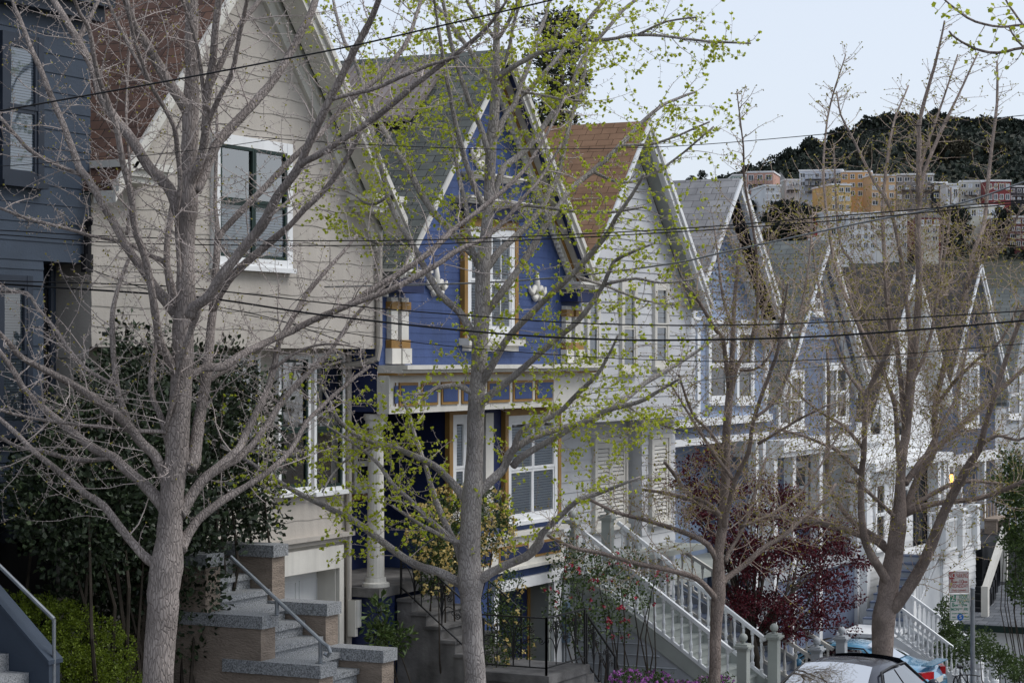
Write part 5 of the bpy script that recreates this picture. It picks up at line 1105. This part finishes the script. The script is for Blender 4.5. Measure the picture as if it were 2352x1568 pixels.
# ================================================================ cars
def car(name,label,loc,rz,paint,L,W,Hh,hood,screen0,roof0,roof1,screen1,trunk,belt=.92,lid=None,tail=1):
    """body lofted from cross-sections; local +X = forward from the tail"""
    th=thing(name,label,'car',loc,None,rz)
    # stations: (x, belt height, roof height(or belt), half width belt, half width roof)
    def sec(x,zb,zt,wb,wt,z0=.30):
        mid=(zb+z0)/2
        return [(x,-wb*.93,z0),(x,-wb,mid),(x,-wb*.97,zb),(x,-wt,zt-.03 if zt>zb+.05 else zb+.01),(x,-wt*.75,zt+.012),(x,0,zt+.035),(x,wt*.75,zt+.012),(x,wt,zt-.03 if zt>zb+.05 else zb+.01),(x,wb*.97,zb),(x,wb,mid),(x,wb*.93,z0)]
    w=W/2
    S=[sec(0,.62,.64,w*.80,w*.7),sec(.12,.84,trunk*.96,w*.9,w*.78),sec(.45,belt,trunk,w*.97,w*.84),sec(screen1,belt+.02,trunk+.03,w,w*.84),sec(roof1,belt+.02,Hh-.02,w,w*.64),sec((roof0+roof1)/2,belt,Hh,w,w*.66),sec(roof0,belt-.01,Hh-.035,w,w*.65),sec(screen0,belt-.03,hood+.02,w,w*.82),sec(L-.6,belt-.1,hood-.06,w*.97,w*.78),sec(L-.15,.72,hood-.22,w*.88,w*.7),sec(L,.5,.55,w*.75,w*.6)]
    m=MB()
    for s_ in S: m.v+=s_
    k=len(S[0])
    for i in range(len(S)-1):
        for j in range(k-1): m.f.append((i*k+j,i*k+j+1,(i+1)*k+j+1,(i+1)*k+j))
    m.f.append(tuple(range(k))); m.f.append(tuple((len(S)-1)*k+j for j in range(k-1,-1,-1)))
    b=m.build('body',paint,th,smooth=True,local=True)
    md=b.modifiers.new('s','SUBSURF'); md.levels=2; md.render_levels=2
    def pt(x,y,z): return Vector((x,y,z))
    gl=glassmat(name+'_glass',(.10,.12,.14),.35)
    def scr(xa,za,wa,xb,zb_,wb_,nm):
        m=MB(); n=8; d=Vector((zb_-za,0,-(xb-xa))); d.normalize(); d=d if d.z>0 else -d
        for i in range(n+1):
            f=i/n
            for j in range(9):
                g=j/8*2-1; ww=wa+(wb_-wa)*f; p=Vector((xa+(xb-xa)*f,g*ww,za+(zb_-za)*f))+d*(.03+.045*(1-g*g)+.02*math.sin(f*3.14)); m.v.append(tuple(p))
        for i in range(n):
            for j in range(8): m.f.append((i*9+j,i*9+j+1,(i+1)*9+j+1,(i+1)*9+j))
        return m.build(nm,gl,th,smooth=True,local=True)
    scr(screen1+.10,trunk+.07,w*.72,roof1-.02,Hh-.035,w*.56,'rear_window'); scr(screen0-.06,hood+.06,w*.76,roof0+.04,Hh-.06,w*.58,'windscreen')
    for s_ in (-1,1):
        def sp_(x,f): 
            wb_=w*.985; wt_=w*.67; zt=Hh-.08; return (x,s_*((wb_+(wt_-wb_)*f)+.012),belt+.03+(zt-belt-.03)*f)
        mids=(roof0+roof1)/2
        for a0,a1,b0,b1 in ((screen1+.35,mids-.03,roof1+.10,mids-.03),(mids+.03,screen0-.35,mids+.03,roof0-.08)):
            m=MB(); m.poly(sp_(a0,0.02),sp_(a1,0.02),sp_(b1,.93),sp_(b0,.93)); m.build('side_window',gl,th,local=True)
        m=MB(); m.tube([sp_(screen1+.25,-.02),sp_(roof1+.02,.98),sp_(mids,1.02),sp_(roof0,.98),sp_(screen0-.25,0)],.018,6); m.build('window_trim',M['iron'],th,local=True)
        for x in (.85,L-.9):
            m=MB(); m.tube([(x,s_*(w-.2),.32),(x,s_*(w+.005),.32)],.32,20); wh=m.build('wheel',M['rubber'],th,local=True); m=MB(); m.tube([(x,s_*(w+.006),.32),(x,s_*(w+.015),.32)],.2,14); m.build('rim',M['galv'],wh,local=True)
        m=MB(); m.bar((L-.10,s_*w*.55,.66),(L-.28,s_*w*.82,.70),.12,.14); m.build('headlight',M['glassref'],th,local=True)
        tl=mk('tail_light_red',(.45,.01,.015),.2,.1,5,coat=.6); m=MB(); m.bar((.03,s_*w*.50,trunk-.17),(.20,s_*w*.90,trunk-.17),.12,.17); m.build('tail_light',tl,th,local=True)
        m=MB(); m.ball((screen0-.45,s_*(w+.10),belt+.08),.09,10); m.build('side_mirror',paint,th,smooth=True,local=True)
    if lid:
        m=MB(); m.box(-.02,.22,-w*.72,w*.72,trunk+.035,trunk+.06); m.build('spoiler',paint,th,local=True)
    m=MB(); m.box(-.02,.0,-.26,.26,.62,.74); m.build('number_plate',M['cream'],th,local=True)
    return th
pd=mk('dark_car_paint',(.02,.023,.036),.25,.06,2,coat=.4); pbm=mk('blue_car_paint',(.11,.32,.50),.25,.06,2,coat=1,metal=.2)
zc_=PD(1925,1510,32.0).z
car('parked_car','dark glossy parked car, roof and pale rear glass cut by the bottom edge',(28.75,9.85,zc_-1.47),0,pd,4.4,1.8,1.45,.98,3.4,2.75,1.55,.62,1.02,.95)
car('parked_car','light blue parked sedan half hidden behind the stout forked tree',(47.0,13.0,PX(2054,1475,47.0).z-1.43),math.radians(90),pbm,4.4,1.78,1.42,.95,3.35,2.55,1.5,.75,1.0,.92,True)
# ================================================================ overhead cables
def cable(label,txt,w,t0,t1,mat='wire',two=0):
    P=[[float(v) for v in q.split()] for q in txt.split(',')]; a,b=P[0][0],P[-1][0]
    Q=[]
    for x,y in P: Q.append((x,y,t0+(t1-t0)*(x-a)/(b-a)))
    Q=catmull([list(q) for q in Q],6); pts=[PD(x,y,t) for x,y,t in Q]
    o=MB().tube(pts,[w*q[2]/F/2 for q in Q],6).build('overhead_cable',M[mat],None,True)
    if two:
        pass
    c=pts[len(pts)//2].copy(); me=o.data
    for v in me.vertices: v.co-=c
    o.location=c; tag(o,label,'cable','overhead cables across the street'); return o
cable('thick black cable rising from the left edge over the beige gable to the top','-300 310,0 255,393 185,633 140,804 107,952 73.5,1260 2,1500 -60',4.0,19,14)
cable('thin cable rising across the brown roof at the left','-300 392,0 382,171 369,298 361,496 339,640 318',1.6,22,21)
cable('thin high cable sagging over the blue gable and rising past the hill','560 312,746 327,1000 339,1200 343,1550 336,1952 303,2352 265,2700 225',1.8,24,18)
cable('black cable, upper of the close pair over the blue house window','-300 518,0 529,212 541,513 551,804 553,1088 548,1550 526,1952 494,2352 460,2700 425',2.6,24,18)
cable('black cable, lower of the close pair over the blue house window','-300 522,0 539,308 559,804 564,1088 557,1550 533,1952 504,2352 466,2700 432',2.6,24,18)
cable('grey twisted cable sweeping up from the blue house to the hillside','746 659,1088 650,1328 633,1550 604,1665 579,1972 513,2200 468,2352 418,2700 300',4.0,34,16,'wiregrey')
cable('thickest black cable crossing the blue house below its upper window','-300 630,0 652,342 674,503 688,746 724,1088 761,1328 777,1550 781,1907 771,2352 736,2700 700',4.6,24,18)
cable('black cable just above the thickest one, crossing the narrow shuttered windows','-300 640,0 645,335 655,503 668,815 703,1088 725.5,1311 741,1548 747,1850 742,2352 714,2700 690',3.0,24,18)
cable('thin cable along the foot of the blue upper storey','560 722,746 756,986 790,1300 816,1550 828,1800 829,2027 816,2352 789,2700 760',2.0,25,19)
cable('black service cable dropping from the slate house mast behind the bare tree','205 618,335 664,420 690,503 705,640 735,804 790',2.4,29,33)
cable('thin cable in the tangle low across the right-hand trees','1340 905,1560 880,1800 850,2100 822,2352 808,2600 798',1.6,30,24,'wiregrey')
cable('short black cable looping under the clapboard house overhang','1255 905,1350 948,1450 965,1549 985,1640 1005',2.2,46.5,51)
# ================================================================ far hillside
def ridge(px):
    T=[(900,520),(1400,455),(1600,432),(1690,412),(1760,396),(1830,368),(1900,345),(1960,322),(2030,297),(2100,287),(2200,290),(2352,305),(2600,330),(3200,430)]
    for (a,b),(c,d) in zip(T,T[1:]):
        if a<=px<=c: return b+(d-b)*(px-a)/(c-a)
    return 430
rows=[(300,None,680),(400,None,600),(430,None,560),(470,None,500),(520,None,452),(620,.55,0),(760,1,6),(900,1,30)]
def hz(px,i):
    t,f,y=rows[i]
    if f is None: return y+ (0 if px>1650 else (1650-px)*.05)
    base=452; return (base+(ridge(px)-base)*f if f<1 else ridge(px))+y
m=MB(); pxs=list(range(900,3201,50))
for px in pxs:
    for i in range(len(rows)):
        q=PD(px,hz(px,i),rows[i][0]); m.v.append(tuple(q))
n=len(rows)
for i in range(len(pxs)-1):
    for j in range(n-1): m.f.append((i*n+j,(i+1)*n+j,(i+1)*n+j+1,i*n+j+1))
kind(m.build('hill_terrain',M['hill'],None,True),'structure')
r=random.Random(77)
def crown_far(seed,W,Hh,flat=.5,n=260):
    rr=random.Random(seed); m=MB(); bl=[]
    for k in range(9): bl.append((rr.uniform(-.7,.7)*W/2,rr.uniform(-.5,.5)*W/2,Hh*(.55+rr.uniform(-.25,.32)),W*rr.uniform(.18,.32),W*.28,Hh*rr.uniform(.10,.2)))
    cloud(m,bl,n*10,W*.07,rr,clump=W*.06,per=9,w=.9,shell=3)
    m.tube([(0,0,-2),(0,0,Hh*.5)],[W*.035,W*.02],6); return m
protos=[]
for k,(W,Hh) in enumerate(((14,15),(11,17),(16,13),(10,14),(13,18),(12,12))):
    protos.append(crown_far(100+k,W,Hh))
def far_tree(px,t,top,proto,mt,scale,label):
    W=protos[proto]; o=W.build('hill_tree',mt,None) if (proto,mt.name) not in FT else None
    if o is None: o=FT[(proto,mt.name)].copy(); C.objects.link(o)
    else: FT[(proto,mt.name)]=o
    zz=PD(px,top,t); Hh=max(v[2] for v in W.v)*scale; o.scale=(scale,)*3; o.location=(zz.x,zz.y,zz.z-Hh); o.rotation_euler=(0,0,r.uniform(0,6.28))
    tag(o,label,'tree','trees on the distant hill'); return o
FT={}
l1='dark evergreen on the skyline of the distant wooded hill'; l2='brownish-green tree on the slope below the hilltop evergreens'; l3='dark tree among the hillside houses'
for px,top,p in ((1722,392,3),(1745,372,0),(1768,362,1),(1790,352,3),(1815,352,4),(1840,334,0),(1862,318,2),(1884,308,0),(1905,306,1),(1930,294,2),(1955,284,0),(1982,268,1),(2005,262,2),(2030,254,4),(2052,252,0),(2075,254,2),(2098,258,1),(2118,262,0),(2140,244,4),(2162,246,4),(2185,264,2),(2210,272,0),(2232,266,2),(2258,262,1),(2285,262,0),(2308,266,2),(2335,268,2),(2360,274,0)): far_tree(px,790,top,p,M['lf_far'],r.uniform(.85,1.1),l1)
for k in range(34): 
    px=1830+k*16+r.uniform(-8,8); rz_=ridge(px); far_tree(px,640+r.uniform(-40,60),rz_+14+r.random()*(380-rz_)*.9 if rz_<370 else rz_+5,r.randrange(6),r.choice((M['lf_olive'],M['lf_olive'],M['lf_far'])),r.uniform(.7,1.0),l2)
for k,(px,top) in enumerate(((1700,455),(1725,470),(1750,480),(1776,470),(1800,455),(1826,452),(1850,462),(1875,470),(1712,500),(1740,520),(1770,520),(1800,505),(1830,500),(1860,505),(1690,520),(2150,470),(2180,465),(2210,478),(2170,520),(2200,530),(2240,520),(2270,545),(2300,470),(2335,470),(2205,575),(2240,580),(2290,585),(2340,590),(1735,560),(1790,560),(1850,550))): far_tree(px,430+r.uniform(-25,15),top,r.randrange(6),M['lf_far'],r.uniform(.32,.5),l3)
for px,top in ((1612,390),(1592,402),(1578,408)):
    o=far_tree(px,430,top,3,M['lf_far'],.22,'small dark tree peeping over the grey roof ridge')
m=MB(); 
for k in range(3000):
    px=r.uniform(1650,2450); i=r.choice((1,2,3,4,4,5,5,6)); f=r.random(); t=rows[i][0]+(rows[min(i+1,7)][0]-rows[i][0])*f; y=hz(px,i)+(hz(px,min(i+1,7))-hz(px,i))*f
    c=PD(px,y-3,t); s=1.6 if t<550 else 2.6
    for q in range(10): leafquad(m,c+rvec(r)*s,rvec(r),s*.6,r,.9)
kind(m.build('hillside_woods',M['lf_far'],None),'stuff')
wg=mk('far_window',(.05,.06,.075),.25,.3,.3); hcols={}
def hcol(c):
    if c not in hcols: hcols[c]=mk('stucco_far',c,.8,.08,.2)
    return hcols[c]
HWP=None
def hillhouse(label,px0,px1,py0,py1,t,col,rows_,cols_,rot=0,balc=0,trimc=(.7,.7,.7),gab=0,wcol=None,skip=()):
    c=PD((px0+px1)/2,py1,t); w=(px1-px0)*t/F; h=(py1-py0)*t/F; D=11
    th=thing('hillside_house',label,'house',tuple(c),'houses on the distant hillside',math.atan2(-CC,SS)+math.radians(rot))
    m=MB(); m.box(-w/2,w/2,0,D,-7,h); m.build('wall',hcol(col),th,local=True)
    m=MB(); 
    if gab: m.prism([(-w/2-.3,h),(w/2+.3,h),(0,h+gab)],'y',-.3,D)
    else: m.box(-w/2-.15,w/2+.15,-.15,D+.1,h+.002,h+.35)
    m.build('roof',hcol(trimc if not gab else (.2,.2,.2)),th,local=True)
    pr=None
    for i in range(rows_):
        for j in range(cols_):
            if (i,j) in skip: continue
            ww=w/cols_*r.uniform(.42,.62); hh=h/rows_*r.uniform(.40,.52); x=-w/2+(j+.5)*w/cols_; z=(i+.5)*h/rows_
            m=MB(); m.box(-ww/2,ww/2,-.03,-.002,-hh/2,hh/2); o=m.build('window',wg if r.random()<.75 else M['glassref'],th,local=True); o.location=(x,0,z)
            f=MB(); 
            for a,b,e,d in ((-ww/2-.12,ww/2+.12,hh/2,hh/2+.12),(-ww/2-.12,ww/2+.12,-hh/2-.12,-hh/2),(-ww/2-.12,-ww/2,-hh/2,hh/2),(ww/2,ww/2+.12,-hh/2,hh/2),(-.05,.05,-hh/2,hh/2)): f.box(a,b,-.08,-.001,e,d)
            f.build('frame',hcol(wcol or (.62,.62,.62)),o,local=True)
    for k in range(balc):
        z=h*(k+1)/(balc+1)-.4; m=MB(); m.box(-w*.36,w*.40,-1.4,-.002,z-.12,z); m.box(-w*.36,w*.40,-1.4,-1.33,z+.85,z+.95)
        for q in range(9): m.box(-w*.36+w*.76*q/8-.05,-w*.36+w*.76*q/8+.03,-1.39,-1.34,z+.001,z+.849)
        m.build('balcony',hcol((.14,.13,.13) if col[0]<.75 else (.5,.5,.5)),th,local=True)
    return th
W_=(.66,.67,.68)
hillhouse('pale green glazed house, leftmost on the hillside',1684,1716,404,455,450,(.42,.50,.46),4,3,wcol=(.5,.58,.54))
hillhouse('pink three-storey house with dark balconies on the hill',1715,1776,397,464,440,(.50,.30,.24),3,3,-14,2)
hillhouse('low white terraced house below the pink one',1757,1793,428,472,425,W_,3,3,8)
hillhouse('small white gabled house right of the pink one',1779,1806,418,445,455,W_,1,3,0,0,gab=2.0)
hillhouse('white house with one dark balcony below hilltop trees',1804,1837,415,449,450,(.58,.58,.57),2,3,5,1)
hillhouse('large pale blue-white apartment block with three balcony floors',1836,1934,393,450,455,(.55,.58,.65),3,6,-12,3)
hillhouse('yellow house with small windows on the hill',1908,1956,426,486,435,(.60,.42,.18),3,3,12)
hillhouse('big orange gabled apartment house on the hill',1932,2002,396,454,452,(.60,.34,.15),3,4,-10)
hillhouse('orange-tan house with white roof line beside the big orange one',2000,2058,404,475,446,(.55,.36,.20),4,3,6)
hillhouse('grey-brown house block in the middle of the hillside row',2058,2144,402,462,452,(.26,.24,.23),3,5,-4,1)
hillhouse('dark house with bright white windows on the hill',2143,2175,421,459,450,(.03,.035,.04),2,2,0)
hillhouse('plain white box house between dark and cream houses',2174,2202,425,462,446,W_,1,2,8)
hillhouse('large cream house with glazed top floor',2206,2268,418,470,448,(.56,.54,.48),3,4,-8,1)
hillhouse('dark red house with grey bay window',2266,2322,417,464,444,(.22,.05,.05),2,4,5,0)
hillhouse('dark house with black balconies at the right edge of the hill',2320,2362,430,462,448,(.06,.06,.065),2,3,0,1)
hillhouse('long cream house below the dark red one',2228,2306,474,504,425,(.58,.56,.48),1,5,4)
hillhouse('brown house with two white balconies at lower right of the hill',2274,2318,502,570,415,(.12,.07,.06),4,3,-6,2)
hillhouse('maroon house beside the brown balconied one',2318,2360,500,568,412,(.14,.05,.05),4,3,4,1)
hillhouse('bright red narrow house in the lower hillside row',1872,1894,494,534,405,(.45,.06,.06),2,2,0)
hillhouse('white house right of the bright red one',1893,1950,490,545,400,W_,2,4,6)
hillhouse('white wide house in the lower row, center',1950,2012,492,574,392,W_,4,4,-5)
hillhouse('white house low behind the forked tree crown',2012,2085,490,572,396,(.60,.61,.60),4,5,8)
hillhouse('dark red gabled house low on the hill',2108,2160,500,545,402,(.16,.035,.04),2,3,0,0,gab=2)
hillhouse('cream house low beside the dark red gabled one',2122,2156,520,575,390,(.58,.55,.47),3,2,-5)
hillhouse('white house lowest in the hillside row',1885,1950,545,590,380,W_,2,4,3)
# ================================================================ light, sky, camera
w=bpy.data.worlds.new('World'); bpy.context.scene.world=w; w.use_nodes=True; nt=w.node_tree
sk=nt.nodes.new('ShaderNodeTexSky'); sk.sky_type='NISHITA'; sk.sun_disc=False; SUN_E,SUN_A=math.radians(48),math.radians(-60)
sk.sun_elevation=SUN_E; sk.air_density=1.0; sk.dust_density=1.6; sk.ozone_density=1.5
hs=nt.nodes.new('ShaderNodeHueSaturation'); hs.inputs['Saturation'].default_value=.62
bg=nt.nodes['Background']; bg.inputs['Strength'].default_value=.15
nt.links.new(sk.outputs[0],hs.inputs['Color']); mxs=nt.nodes.new('ShaderNodeMix'); mxs.data_type='RGBA'; mxs.inputs['Factor'].default_value=.72; mxs.inputs['B'].default_value=(3.45,3.75,4.3,1)
nt.links.new(hs.outputs[0],mxs.inputs['A']); nt.links.new(mxs.outputs['Result'],bg.inputs['Color'])
# sun direction: from above and behind-right of the camera, over the street
d=Vector((.30,-.62,.85)).normalized()
sk.sun_elevation=math.asin(d.z); sk.sun_rotation=math.atan2(d.x,d.y)
ld=bpy.data.lights.new('overcast_sun','SUN'); ld.energy=1.3; ld.angle=math.radians(30); ld.color=(1,.97,.93)
lo=bpy.data.objects.new('overcast_sun',ld); C.objects.link(lo); lo.rotation_euler=d.to_track_quat('Z','Y').to_euler(); lo.location=(20,-20,60)
cd=bpy.data.cameras.new('camera'); cam=bpy.data.objects.new('camera',cd); C.objects.link(cam)
cam.location=(0,0,ZE); cam.rotation_euler=(math.radians(90),0,-math.atan2(CC,SS)); cd.sensor_width=36; cd.lens=36*F/2352; cd.shift_y=37/2352; cd.clip_start=.5; cd.clip_end=5000
sc=bpy.context.scene; sc.camera=cam
sc.view_settings.view_transform='Standard'; sc.view_settings.look='None'; sc.view_settings.gamma=1; sc.view_settings.exposure=0.5
